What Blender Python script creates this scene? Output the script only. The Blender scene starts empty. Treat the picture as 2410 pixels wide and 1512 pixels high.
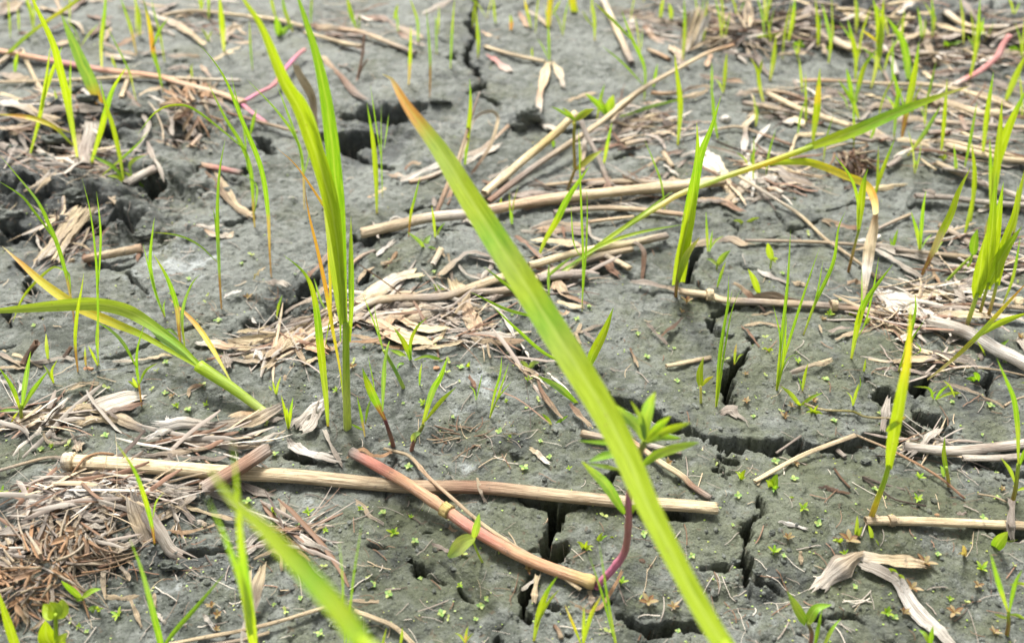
import bpy, math, random
import numpy as np
random.seed(7)
scene = bpy.context.scene
col = scene.collection

# ---------------------------------------------------------------- camera, sky, sun, exposure
CAM_H = 0.222                      # metres above the mud: a phone held close to the ground
PITCH = math.radians(41.0)         # looking down from the horizon
cam_data = bpy.data.cameras.new("camera")
cam = bpy.data.objects.new("camera", cam_data); col.objects.link(cam)
cam.location = (0, 0, CAM_H); cam.rotation_euler = (math.pi / 2 - PITCH, 0, 0)
cam_data.sensor_width = 36; cam_data.lens = 30
cam_data.clip_start = 0.005; cam_data.clip_end = 50
cam_data.dof.use_dof = True; cam_data.dof.focus_distance = 0.285; cam_data.dof.aperture_fstop = 11.0
scene.camera = cam

world = bpy.data.worlds.new("World"); scene.world = world; world.use_nodes = True
wn = world.node_tree; wn.nodes.clear()
SUN_EL, SUN_AZ = math.radians(58), math.radians(-18)     # behind the scene, a little left
wo = wn.nodes.new('ShaderNodeOutputWorld'); bgn = wn.nodes.new('ShaderNodeBackground')
sky = wn.nodes.new('ShaderNodeTexSky'); sky.sky_type = 'NISHITA'; sky.sun_disc = False
sky.sun_elevation = SUN_EL; sky.sun_rotation = SUN_AZ; sky.dust_density = 6; sky.air_density = 1.0
hs = wn.nodes.new('ShaderNodeHueSaturation'); hs.inputs['Saturation'].default_value = 0.22
wn.links.new(sky.outputs[0], hs.inputs['Color']); wn.links.new(hs.outputs[0], bgn.inputs[0])
bgn.inputs[1].default_value = 0.10; wn.links.new(bgn.outputs[0], wo.inputs[0])
sl = bpy.data.lights.new("sun", 'SUN'); sl.energy = 3.1; sl.angle = math.radians(14); sl.color = (1, .97, .92)
sun = bpy.data.objects.new("sun", sl); col.objects.link(sun); sun.location = (0, 1, 1)
from mathutils import Vector
sd = Vector((math.sin(SUN_AZ) * math.cos(SUN_EL), math.cos(SUN_AZ) * math.cos(SUN_EL), math.sin(SUN_EL)))
sun.rotation_euler = sd.to_track_quat('Z', 'Y').to_euler()
scene.view_settings.view_transform = 'Standard'; scene.view_settings.look = 'None'
scene.view_settings.gamma = 1; scene.view_settings.exposure = 1.2

# ---------------------------------------------------------------- measuring: photo point -> place on the mud
# photo measured as nine tiles (a b c / d e f / g h i), each 2409 x 1512 units
W9, H9 = 7227.0, 4536.0
FPX = 30 / 36 * W9
TI = {k: (i % 3 * 2409, i // 3 * 1512) for i, k in enumerate('abcdefghi')}
FW = np.array([0, math.cos(PITCH), -math.sin(PITCH)]); UP = np.array([0, math.sin(PITCH), math.cos(PITCH)])
CAMP = np.array([0, 0, CAM_H])
def G(t, p): return (TI[t][0] + p[0], TI[t][1] + p[1])
def ray(g):
    return np.array([(g[0] - W9 / 2) / FPX, 0, 0]) + UP * (-(g[1] - H9 / 2) / FPX) + FW
def depth(p): return float(np.dot(np.asarray(p) - CAMP, FW))

def lat(ix, iy, s):
    h = (ix.astype(np.int64) * 374761393 + iy.astype(np.int64) * 668265263 + s * 1442695041) & 0xffffffff
    h = ((h ^ (h >> 13)) * 1274126177) & 0xffffffff
    h = h ^ (h >> 16)
    return (h & 0xffffff) / float(0xffffff)
def vn(x, y, sc, s):
    x = np.asarray(x, float) / sc + 1000.5; y = np.asarray(y, float) / sc + 1000.5
    a = .6; x, y = x * math.cos(a + s) - y * math.sin(a + s), x * math.sin(a + s) + y * math.cos(a + s)
    ix, iy = np.floor(x), np.floor(y); fx, fy = x - ix, y - iy
    fx = fx * fx * fx * (fx * (fx * 6 - 15) + 10); fy = fy * fy * fy * (fy * (fy * 6 - 15) + 10)
    return ((lat(ix, iy, s) * (1 - fx) + lat(ix + 1, iy, s) * fx) * (1 - fy)
            + (lat(ix, iy + 1, s) * (1 - fx) + lat(ix + 1, iy + 1, s) * fx) * fy) * 2 - 1

# large relief: (tile, x, y, height mm, sigma-x mm, sigma-y mm), placed on the flat plane
RELIEF0 = [('e', 700, 300, 9, 26, 22), ('e', 350, 1000, 4, 30, 16), ('a', 620, 900, 15, 34, 24), ('a', 200, 1380, 10, 34, 14), ('d', 900, 40, 6, 22, 7), ('a', 1200, 1250, 6, 22, 14), ('a', 150, 900, 6, 20, 16),
           ('g', 700, 450, 8, 30, 18), ('g', 150, 1100, 4, 20, 18), ('f', 1000, 1000, 5, 26, 20), ('i', 1300, 700, 4, 34, 22), ('c', 900, 100, 18, 60, 45),
           ('c', 2100, 200, 16, 70, 45), ('b', 150, 1050, -9, 22, 22), ('b', 330, 800, -8, 30, 10), ('d', 1900, 700, -5, 18, 14),
           ('e', 1250, 1250, 3, 30, 16), ('a', 500, 200, 8, 60, 50), ('d', 100, 150, -3, 20, 16), ('h', 500, 1100, 2, 40, 20),
           ('c', 2000, 1150, 8, 60, 30), ('e', 2100, 900, -2, 25, 14), ('i', 300, 1250, -2, 20, 10), ('b', 1320, 830, 9, 9, 8), ('a', 1500, 900, 6, 20, 14)]
def flat(g):
    d = ray(g); s = CAM_H / -d[2]; return CAMP + d * s
RELIEF = [(flat(G(t, (x, y))), h / 1e3, sx / 1e3, sy / 1e3) for t, x, y, h, sx, sy in RELIEF0]
ROUGH = [(flat(G(t, (x, y))), a, sx / 1e3, sy / 1e3) for t, x, y, a, sx, sy in [
    ('a', 500, 1000, 1.5, 46, 30), ('a', 250, 1400, 1.6, 44, 26), ('d', 500, 60, 1.5, 40, 14), ('a', 900, 1350, 1.0, 30, 18), ('d', 1150, 180, .9, 24, 9), ('a', 1500, 1300, .7, 24, 14), ('b', 250, 850, .9, 38, 16), ('c', 900, 100, 1.2, 70, 40), ('b', 1320, 830, 1.8, 9, 9),
    ('e', 1350, 1000, .7, 14, 12), ('d', 2100, 620, .9, 22, 12), ('e', 300, 200, .5, 22, 16), ('c', 2100, 300, 1.0, 60, 50), ('g', 1300, 900, .7, 24, 9),
    ('h', 800, 100, .45, 26, 9), ('i', 500, 1200, .5, 20, 10), ('i', 300, 250, .4, 8, 6), ('f', 2000, 1150, .4, 24, 10), ('a', 1500, 950, .7, 22, 16)]]
def smooth_h(x, y):
    z = vn(x, y, .09, 1) * .0022 + vn(x, y, .035, 2) * .0013
    for c, h, sx, sy in RELIEF: z = z + h * np.exp(-((x - c[0]) / sx) ** 2 - ((y - c[1]) / sy) ** 2)
    return z
def rough(x, y):
    z = 0.16
    for c, h, sx, sy in ROUGH: z = z + h * np.exp(-((x - c[0]) / sx) ** 2 - ((y - c[1]) / sy) ** 2)
    return np.minimum(z, 1.5)
def on_ground(g, lift=0.0):
    d = ray(g); z = 0.0
    for k in range(14):
        s = (CAM_H - z) / -d[2]; p = CAMP + d * s
        z += (float(smooth_h(p[0], p[1])) + lift - z) * .6
    s = (CAM_H - z) / -d[2]
    return CAMP + d * s
def scale_at(p): return depth(p) / FPX        # metres per tile unit

# ---------------------------------------------------------------- cracks, traced from the photograph (tile, points, width of each point)
CRACKS0 = [
 ('e', [(1830,1290,50),(1960,1310,90),(2100,1370,90),(2190,1400,80),(2320,1470,70),(2470,1525,120),(2700,1600,110),(3000,1650,130),(3080,1650,150),(3240,1610,130),(3480,1650,110),(3610,1620,100),(3780,1580,90),(3960,1560,80),(4110,1530,60),(4230,1560,80),(4330,1600,40)]),
 ('f', [(1740,1140,60),(1680,1200,90),(1640,1280,80),(1670,1370,100),(1760,1450,90),(1860,1530,110),(1900,1600,60)]),
 ('f', [(2165,1130,30),(2150,1200,55),(2175,1290,20)]),
 ('f', [(500,880,60),(470,950,80),(400,1030,90),(320,1100,80),(290,1170,90),(320,1260,90),(320,1330,30)]),
 ('f', [(530,870,20),(480,900,50)]), ('f', [(400,1600,50),(340,1560,60)]),
 ('f', [(340,850,25),(260,820,70),(210,760,90),(250,700,70),(340,670,60),(430,650,60),(520,640,20)]),
 ('f', [(120,250,50),(70,320,80),(50,400,90),(70,480,90),(120,510,40)]),
 ('f', [(350,90,60),(380,110,50),(400,150,20),(340,130,30)]), ('f', [(370,90,20),(380,40,10),(300,0,10)]),
 ('f', [(660,-10,10),(710,40,30),(740,110,20),(860,100,30),(990,30,6)]), ('c', [(1350,1480,10),(1200,1430,20),(1100,1470,24),(930,1490,8)]),
 ('f', [(760,120,16),(860,180,14)]), ('f', [(600,170,6),(700,150,12),(780,170,6)]), ('f', [(400,350,6),(450,380,14),(530,380,6)]),
 ('f', [(1370,1280,30),(1440,1285,60),(1500,1290,30)]),
 ('h', [(1490,500,90),(1510,600,85),(1480,680,60),(1460,740,36),(1470,830,80),(1500,900,115),(1420,960,36),(1340,1040,50),(1320,1180,70),(1270,1300,90),(1180,1370,60),(1120,1420,60),(1110,1540,60)]),
 ('h', [(1560,860,70),(1610,830,30)]), ('h', [(1300,860,5),(1380,850,16)]),
 ('h', [(1250,500,12),(1400,530,34),(1560,560,40),(1720,550,18)]), ('h', [(1990,600,30),(2190,590,40),(2330,600,80),(2420,620,40)]),
 ('h', [(1560,910,8),(1640,960,14),(1700,980,5)]), ('h', [(1860,370,60),(1920,310,70)]), ('h', [(1380,1240,16),(1500,1260,20),(1600,1240,6)]),
 ('i', [(540,480,10),(555,530,60),(560,590,70),(490,650,50),(440,730,55),(430,820,40),(460,900,50),(470,980,50),(500,1060,24),(600,1120,24),(720,1180,8)]),
 ('i', [(440,940,40),(330,960,26),(230,970,20),(130,990,5)]), ('i', [(460,1080,10),(490,1180,6)]),
 ('i', [(230,280,20),(300,300,60),(250,220,20)]), ('i', [(260,170,20),(330,210,40),(400,215,16)]), ('i', [(1090,190,60),(1060,150,30)]), ('i', [(1390,190,20),(1400,240,16)]),
 ('h', [(1910,1200,10),(1960,1310,34),(2080,1380,30),(2170,1420,60),(2290,1410,50),(2409,1390,30),(2500,1400,50),(2560,1440,40),(2640,1450,16)]),
 ('i', [(930,1320,30),(1000,1360,50),(1040,1420,20)]), ('i', [(1090,1320,6),(1200,1330,14),(1300,1370,5)]),
 ('i', [(2060,230,30),(2200,270,60),(2409,330,70),(2600,350,60)]), ('i', [(2170,720,40),(2409,760,50),(2600,780,50)]),
 ('b', [(970,-200,30),(950,0,50),(935,110,60),(900,190,70),(950,260,60),(910,330,60),(890,370,40),(890,440,30),(940,480,50)]), ('b', [(970,60,6),(1100,50,12),(1250,10,8)]),
 ('b', [(880,450,20),(950,480,60),(960,530,70),(1000,580,60),(950,640,60),(920,650,20)]), ('b', [(980,670,20),(1050,710,40),(1120,750,14)]),
 ('b', [(780,380,60),(795,420,50)]), ('b', [(740,400,20),(790,400,40)]),
 ('b', [(30,820,60),(200,800,110),(340,830,110),(480,760,60),(600,740,20)]), ('b', [(240,850,110),(330,870,80)]),
 ('b', [(-150,960,40),(-20,1000,150),(100,1010,170),(200,980,100),(260,1000,30)]), ('b', [(60,1080,70),(130,1120,50),(250,1170,40),(350,1200,24)]),
 ('b', [(500,1500,60),(600,1460,50),(700,1400,8)]), ('b', [(1600,930,70),(1680,890,40)]), ('b', [(1950,1100,60),(2040,1080,40)]), ('b', [(1780,830,50),(1700,850,30)]),
 ('a', [(1800,930,40),(1850,1010,70),(1910,1080,50)]), ('a', [(1400,1190,40),(1380,1230,20)]), ('a', [(1650,1230,40),(1710,1190,50)]),
 ('d', [(1780,-30,60),(1700,30,60),(1610,80,40)]), ('a', [(20,150,70),(120,90,90)]),
 ('d', [(2380,390,14),(2250,430,30),(2150,520,90),(2080,600,90),(1960,690,70),(1850,790,90),(1760,760,50),(1700,820,30),(1640,850,10)]),
 ('d', [(1600,710,4),(1440,760,14),(1300,800,16),(1200,820,6)]), ('d', [(1150,870,6),(1060,900,26),(880,980,20),(740,1010,22),(620,1030,6)]),
 ('d', [(900,420,8),(930,450,24),(990,510,16),(1060,585,6)]), ('d', [(600,310,30),(720,360,60),(850,380,50),(930,370,30)]), ('d', [(1080,150,60),(1140,165,50)]),
 ('d', [(30,690,60),(60,770,70)]), ('d', [(-60,860,70),(50,860,60)]), ('d', [(200,430,20),(240,540,60)]), ('d', [(0,940,6),(100,930,10)]),
 ('h', [(490,940,40),(560,1010,40),(640,1000,14)]), ('h', [(820,1130,12),(930,1220,5)]), ('h', [(190,830,5),(330,840,14),(450,840,8)]), ('h', [(520,740,4),(690,720,8)]),
 ('h', [(480,1000,5),(620,1030,12),(800,1120,5)]), ('e', [(1230,930,50),(1330,1000,90),(1420,1080,70),(1440,1180,30)]), ('e', [(120,480,30),(220,460,50)]),
 ('e', [(90,160,60),(200,200,30)]), ('d', [(2409,350,20),(2350,400,14)]), ('e', [(1980,430,8),(2090,470,16)]), ('e', [(1740,380,60),(1850,400,60)]),
 ('c', [(400,330,90),(520,300,110)]), ('c', [(1060,150,80),(1120,260,60)]), ('c', [(1180,440,30),(1220,470,40)]), ('f', [(1370,720,60),(1500,790,60)]), ('f', [(2000,690,20),(2150,640,30)]),
 ('c', [(1500,1480,8),(1660,1440,18),(1750,1460,6)]), ('c', [(1350,1210,60),(1250,1200,60)]), ('f', [(1700,210,20),(1900,215,30)]), ('d', [(1480,920,40),(1400,930,30)]),
 ('a', [(60,1330,30),(200,1300,50),(330,1340,30)]), ('a', [(380,1440,20),(520,1400,40),(620,1440,20)]), ('d', [(30,90,40),(120,120,60)]), ('d', [(560,50,30),(700,70,60),(850,40,50),(930,90,20)]), ('a', [(560,640,60),(640,700,90),(700,760,60)]), ('a', [(0,1000,40),(180,1050,50),(330,1060,30)]), ('d', [(130,330,30),(230,560,60)]), ('a', [(1000,1300,40),(1130,1330,60)]), ('a', [(720,900,60),(800,960,50)]),
 ('g', [(1000,880,20),(1250,900,40),(1420,890,50),(1600,840,10)]), ('g', [(2020,180,50),(2200,230,50)]), ('i', [(80,1380,30),(20,1400,30)]), ('a', [(1250,960,60),(1450,920,70)]),
]
# ---------------------------------------------------------------- the mud: one sheet, fine near the camera, coarse to the horizon
def spaced(a, b, d0, d1):
    out = [a]
    while out[-1] < b:
        t = (out[-1] - a) / (b - a); out.append(out[-1] + d0 + (d1 - d0) * t)
    return out
yd = spaced(0.085, 0.66, .00042, .0011)
ys = np.array([-8, -3, -1, -.4, -.15, -.05, 0, .03, .05, .065, .075] + yd + [.67, .7, .8, 1, 1.5, 3, 8, 20])
xh = spaced(0, .42, .00055, .0009)
xo = [.43, .46, .52, .65, .9, 1.5, 3, 8, 20]
xs = np.array([-v for v in reversed(xh[1:] + xo)] + xh + xo)
X, Y = np.meshgrid(xs, ys)
far = np.clip((np.maximum(np.abs(X) - .45, Y - .7)) / .5, 0, 1)
R = rough(X, Y)
Z = smooth_h(X, Y)
wx = X + vn(X, Y, .012, 30) * .0016; wy = Y + vn(X, Y, .012, 31) * .0016
f1 = vn(wx, wy, .014, 3); f2 = vn(wx, wy, .0065, 4); f3 = vn(wx, wy, .003, 5); f4 = vn(X, Y, .0016, 6); f5 = vn(X, Y, .0009, 7)
bil = 1 - np.abs(vn(wx, wy, .011, 8)) * 2; bil2 = 1 - np.abs(vn(wx, wy, .005, 9)) * 2
Z += .0010 * f1 * (.38 + 2.3 * R) + .00040 * f2 * (.5 + 3.4 * R) + .00026 * f3 * (1 + 2.8 * R) + .00019 * f4 * (1 + 1.5 * R) + .00012 * f5
Z += -.0034 * np.clip(bil - .15, 0, 1) * R - .0013 * np.clip(bil2 - .2, 0, 1) * R
# pits left by bubbles and drops
pn = vn(X, Y, .0028, 11); pm = np.clip(vn(X, Y, .03, 12) + .35, 0, 1)
Z -= .0008 * np.clip((pn - .55) / .2, 0, 1) * pm
pn = vn(X, Y, .0055, 13); Z -= .0013 * np.clip((pn - .68) / .15, 0, 1) * np.clip(vn(X, Y, .05, 14) + .3, 0, 1)
pn = vn(X, Y, .0017, 16); Z -= .0006 * np.clip((pn - .5) / .15, 0, 1) * np.clip(vn(X, Y, .02, 17) + .45, 0, 1)
# flaked edge steps
st = vn(wx, wy, .022, 15); Z += .0007 * np.clip(st / .06, 0, 1)
jit = vn(X, Y, .009, 20) * .0009 + vn(X, Y, .0042, 21) * .0009 + vn(X, Y, .0019, 22) * .0006 + vn(X, Y, .001, 23) * .0003
jz = vn(X, Y, .0032, 24) * .6 + vn(X, Y, .0012, 25) * .5
CR = np.zeros_like(Z)
crackpts = []
def carve(pts, wid, dep):
    for (a, b, wa, wb) in [(pts[i], pts[i + 1], wid[i], wid[i + 1]) for i in range(len(pts) - 1)]:
        m = max(wa, wb) + .006
        i0, i1 = np.searchsorted(ys, [min(a[1], b[1]) - m, max(a[1], b[1]) + m])
        j0, j1 = np.searchsorted(xs, [min(a[0], b[0]) - m, max(a[0], b[0]) + m])
        if i1 <= i0 or j1 <= j0: continue
        x = X[i0:i1, j0:j1]; y = Y[i0:i1, j0:j1]
        ab = b - a; L = max(float(ab[0] ** 2 + ab[1] ** 2), 1e-12)
        t = np.clip(((x - a[0]) * ab[0] + (y - a[1]) * ab[1]) / L, 0, 1)
        d = np.hypot(x - a[0] - t * ab[0], y - a[1] - t * ab[1]); w = wa + (wb - wa) * t
        d = d + jit[i0:i1, j0:j1] * np.clip(w / .0010, .4, 1.7)
        k = np.clip((w - d) / (.34 * w + .0003), 0, 1)
        k = (k * k * (3 - 2 * k) * (1 + .35 * jz[i0:i1, j0:j1])) * (dep * np.clip(w / .0016, .25, 1.25)) + np.clip(1 - (d - w) / .0022, 0, 1) ** 2 * .0004
        CR[i0:i1, j0:j1] = np.maximum(CR[i0:i1, j0:j1], k)
for t, pp in CRACKS0:
    P = [on_ground(G(t, (p[0], p[1])))[:2] for p in pp]
    Wd = []
    for i, p in enumerate(pp):
        a, b = P[max(i - 1, 0)], P[min(i + 1, len(P) - 1)]
        dx, dy = abs(b[0] - a[0]), abs(b[1] - a[1]); q = dx / (dx + dy + 1e-9)
        Wd.append(p[2] * scale_at((P[i][0], P[i][1], 0)) / 2 * (.84 + .40 * q) + .00012)
    # subdivide with wobble
    Q, V = [], []
    for i in range(len(P) - 1):
        n = max(2, int(np.hypot(*(P[i + 1] - P[i])) / .004))
        for k in range(n):
            u = k / n; q = P[i] * (1 - u) + P[i + 1] * u
            q = q + np.array([float(vn(q[0], q[1], .006, 40)), float(vn(q[0], q[1], .006, 41))]) * .0009 * min(1, Wd[i] / .0006 + .3)
            Q.append(q); V.append((Wd[i] * (1 - u) + Wd[i + 1] * u) * (1 + .25 * float(vn(q[0], q[1], .005, 42))))
    Q.append(P[-1]); V.append(Wd[-1])
    carve(Q, V, .021); crackpts.append(Q)
# hairline cracks: edges of large warped cells, only in places
hx = X + vn(X, Y, .03, 50) * .012; hy = Y + vn(X, Y, .03, 51) * .012
hl = np.abs(vn(hx, hy, .05, 52)); mask = np.clip(vn(X, Y, .07, 53) * 2.0, 0, 1)
CR = np.maximum(CR, np.clip(1 - (hl + .02 * f3) / .018, 0, 1) * .0016 * mask)
crk = vn(X, Y, .004, 60) * .0012
Z -= CR + crk * np.clip(CR / .006, 0, 1)
Z *= (1 - far)
GZ = Z
def gh(x, y):
    j = min(max(int(np.searchsorted(xs, x)) - 1, 0), len(xs) - 2); i = min(max(int(np.searchsorted(ys, y)) - 1, 0), len(ys) - 2)
    u = (x - xs[j]) / (xs[j + 1] - xs[j]); v = (y - ys[i]) / (ys[i + 1] - ys[i]); u = min(max(u, 0), 1); v = min(max(v, 0), 1)
    return float((GZ[i, j] * (1 - u) + GZ[i, j + 1] * u) * (1 - v) + (GZ[i + 1, j] * (1 - u) + GZ[i + 1, j + 1] * u) * v)

# ---------------------------------------------------------------- materials
def new_mat(name):
    m = bpy.data.materials.new(name); m.use_nodes = True; nt = m.node_tree; nt.nodes.clear()
    return m, nt, nt.nodes.new, nt.links.new
def mixc(nt, fac, a, b, blend='MIX'):
    n = nt.nodes.new('ShaderNodeMix'); n.data_type = 'RGBA'; n.blend_type = blend
    for s, v in ((0, fac), (6, a), (7, b)):
        if hasattr(v, 'is_linked'): nt.links.new(v, n.inputs[s])
        else: n.inputs[s].default_value = v if s == 0 else (*v, 1)
    return n.outputs[2]
def noise(nt, vec, sc, det=4, rough=.55):
    n = nt.nodes.new('ShaderNodeTexNoise'); n.inputs['Scale'].default_value = sc; n.inputs['Detail'].default_value = det
    n.inputs['Roughness'].default_value = rough
    if vec is not None: nt.links.new(vec, n.inputs['Vector'])
    return n.outputs['Fac']
def ramp(nt, fac, a, b):
    n = nt.nodes.new('ShaderNodeMapRange'); n.interpolation_type = 'SMOOTHSTEP'
    n.inputs[1].default_value = a; n.inputs[2].default_value = b; nt.links.new(fac, n.inputs[0]); return n.outputs[0]
def math_n(nt, op, a, b=None):
    n = nt.nodes.new('ShaderNodeMath'); n.operation = op
    for i, v in enumerate((a, b)):
        if v is None: continue
        if hasattr(v, 'is_linked'): nt.links.new(v, n.inputs[i])
        else: n.inputs[i].default_value = v
    return n.outputs[0]

def mud_material():
    m, nt, N, L = new_mat('cracked_grey_mud')
    tc = N('ShaderNodeTexCoord').outputs['Object']
    c = mixc(nt, ramp(nt, noise(nt, tc, 22, 6, .6), .38, .64), (.056, .065, .048), (.162, .175, .152))
    c = mixc(nt, ramp(nt, noise(nt, tc, 160, 5, .65), .42, .68), c, (.185, .197, .175))
    c = mixc(nt, math_n(nt, 'MULTIPLY', ramp(nt, noise(nt, tc, 700, 4, .7), .52, .70), .75), c, (.034, .038, .030))
    c = mixc(nt, math_n(nt, 'MULTIPLY', ramp(nt, noise(nt, tc, 34, 5, .6), .50, .66), .45), c, (.085, .09, .042))       # algae film
    sa = N('ShaderNodeAttribute'); sa.attribute_name = 'salt'
    c = mixc(nt, math_n(nt, 'MULTIPLY', ramp(nt, math_n(nt, 'ADD', noise(nt, tc, 120, 7, .75), math_n(nt, 'MULTIPLY', sa.outputs['Fac'], .26)), .66, .86), .8), c, (.36, .385, .375))
    ga = N('ShaderNodeAttribute'); ga.attribute_name = 'algae'
    c = mixc(nt, math_n(nt, 'MULTIPLY', ramp(nt, math_n(nt, 'ADD', noise(nt, tc, 70, 6, .7), math_n(nt, 'MULTIPLY', ga.outputs['Fac'], .22)), .55, .78), .6), c, (.088, .10, .045))
    c = mixc(nt, math_n(nt, 'MULTIPLY', ramp(nt, noise(nt, tc, 1100, 3, .6), .585, .66), .65), c, (.022, .024, .02))    # dark pores    # pale dry salts
    da = N('ShaderNodeAttribute'); da.attribute_name = 'damp'
    c = mixc(nt, math_n(nt, 'MULTIPLY', ramp(nt, math_n(nt, 'ADD', noise(nt, tc, 90, 6, .7), math_n(nt, 'MULTIPLY', da.outputs['Fac'], .25)), .52, .80), .85), c, (.040, .045, .043))   # damp mud
    c = mixc(nt, ramp(nt, noise(nt, tc, 1500, 2, .5), .70, .76), c, (.36, .36, .33))                                    # tiny pale grains
    c = mixc(nt, math_n(nt, 'MULTIPLY', ramp(nt, noise(nt, tc, 420, 3, .6), .62, .70), .7), c, (.11, .08, .05))      # brown bits
    bs = N('ShaderNodeBsdfPrincipled'); L(c, bs.inputs['Base Color'])
    L(math_n(nt, 'ADD', math_n(nt, 'MULTIPLY', noise(nt, tc, 45, 3), .35), .42), bs.inputs['Roughness'])
    bs.inputs['Specular IOR Level'].default_value = .45
    h = math_n(nt, 'ADD', math_n(nt, 'MULTIPLY', noise(nt, tc, 900, 6, .7), 1.0), math_n(nt, 'MULTIPLY', noise(nt, tc, 300, 4, .6), 1.6))
    b = N('ShaderNodeBump'); b.inputs['Distance'].default_value = .0011; b.inputs['Strength'].default_value = 1.0
    L(h, b.inputs['Height']); L(b.outputs[0], bs.inputs['Normal'])
    o = N('ShaderNodeOutputMaterial'); L(bs.outputs[0], o.inputs[0]); return m
def leaf_material():
    m, nt, N, L = new_mat('young_grass_leaf')
    a = N('ShaderNodeAttribute'); a.attribute_name = 'tint'
    uv = N('ShaderNodeUVMap').outputs[0]
    mp = N('ShaderNodeMapping'); mp.inputs['Scale'].default_value = (16, .35, 1); L(uv, mp.inputs[0])
    v = noise(nt, mp.outputs[0], 1.0, 3, .6)
    c = mixc(nt, math_n(nt, 'MULTIPLY', ramp(nt, v, .35, .7), .35), a.outputs['Color'], (.42, .55, .08), 'MIX')
    c = mixc(nt, 1.0, c, mixc(nt, ramp(nt, v, .3, .6), (.80, .84, .8), (1.1, 1.08, 1.0)), 'MULTIPLY')
    sx = N('ShaderNodeSeparateXYZ'); L(uv, sx.inputs[0])
    c = mixc(nt, math_n(nt, 'MULTIPLY', ramp(nt, math_n(nt, 'ABSOLUTE', math_n(nt, 'SUBTRACT', sx.outputs[0], .5)), .10, .02), .38), c, (.50, .60, .16))   # midrib
    sp_ = N('ShaderNodeTexCoord').outputs['Object']
    c = mixc(nt, math_n(nt, 'MULTIPLY', ramp(nt, noise(nt, sp_, 900, 3, .6), .66, .72), .6), c, (.22, .16, .05))   # flecks
    mp2 = N('ShaderNodeMapping'); mp2.inputs['Scale'].default_value = (2, .8, 1); L(uv, mp2.inputs[0])
    c = mixc(nt, math_n(nt, 'MULTIPLY', ramp(nt, noise(nt, mp2.outputs[0], 1.3, 5, .7), .62, .70), .4), c, (.30, .26, .06))
    bs = N('ShaderNodeBsdfPrincipled'); L(c, bs.inputs['Base Color']); bs.inputs['Roughness'].default_value = .42
    bs.inputs['Specular IOR Level'].default_value = .35
    tr = N('ShaderNodeBsdfTranslucent'); L(mixc(nt, 1.0, c, (1.5, 1.45, .5), 'MULTIPLY'), tr.inputs[0])
    b = N('ShaderNodeBump'); b.inputs['Distance'].default_value = .00012; b.inputs['Strength'].default_value = .6
    L(v, b.inputs['Height']); L(b.outputs[0], bs.inputs['Normal'])
    mx = N('ShaderNodeMixShader'); mx.inputs[0].default_value = .42; L(bs.outputs[0], mx.inputs[1]); L(tr.outputs[0], mx.inputs[2])
    o = N('ShaderNodeOutputMaterial'); L(mx.outputs[0], o.inputs[0]); return m
def straw_material(name, streak, dirt, rgh, spec):
    m, nt, N, L = new_mat(name)
    a = N('ShaderNodeAttribute'); a.attribute_name = 'tint'
    uv = N('ShaderNodeUVMap').outputs[0]; tc = N('ShaderNodeTexCoord').outputs['Object']
    mp = N('ShaderNodeMapping'); mp.inputs['Scale'].default_value = (26, .22, 1); L(uv, mp.inputs[0])
    v = noise(nt, mp.outputs[0], 1.0, 4, .65)
    c = mixc(nt, math_n(nt, 'MULTIPLY', ramp(nt, v, .38, .66), streak), a.outputs['Color'], mixc(nt, 1., a.outputs['Color'], (.28, .215, .155), 'MULTIPLY'))
    c = mixc(nt, math_n(nt, 'MULTIPLY', ramp(nt, v, .50, .30), streak * .6), c, mixc(nt, 1., a.outputs['Color'], (1.45, 1.45, 1.4), 'MULTIPLY'))
    mp2 = N('ShaderNodeMapping'); mp2.inputs['Scale'].default_value = (3, .35, 1); L(uv, mp2.inputs[0])
    c = mixc(nt, math_n(nt, 'MULTIPLY', ramp(nt, noise(nt, mp2.outputs[0], 1.0, 4, .6), .5, .75), dirt), c, mixc(nt, 1., c, (.62, .47, .36), 'MULTIPLY'))
    c = mixc(nt, math_n(nt, 'MULTIPLY', ramp(nt, noise(nt, tc, 330, 5, .7), .60, .68), dirt), c, (.10, .09, .075))
    bs = N('ShaderNodeBsdfPrincipled'); L(c, bs.inputs['Base Color']); bs.inputs['Roughness'].default_value = rgh
    bs.inputs['Specular IOR Level'].default_value = spec
    b = N('ShaderNodeBump'); b.inputs['Distance'].default_value = .0006; b.inputs['Strength'].default_value = 1.0
    L(v, b.inputs['Height']); L(b.outputs[0], bs.inputs['Normal'])
    o = N('ShaderNodeOutputMaterial'); L(bs.outputs[0], o.inputs[0]); return m
MUD = mud_material(); LEAF = leaf_material()
STRAW = straw_material('dry_straw', .75, .55, .62, .3); STEM = straw_material('fresh_red_stem', .4, .55, .38, .45); ROOT = straw_material('dead_root', .45, .4, .6, .3)

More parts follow.
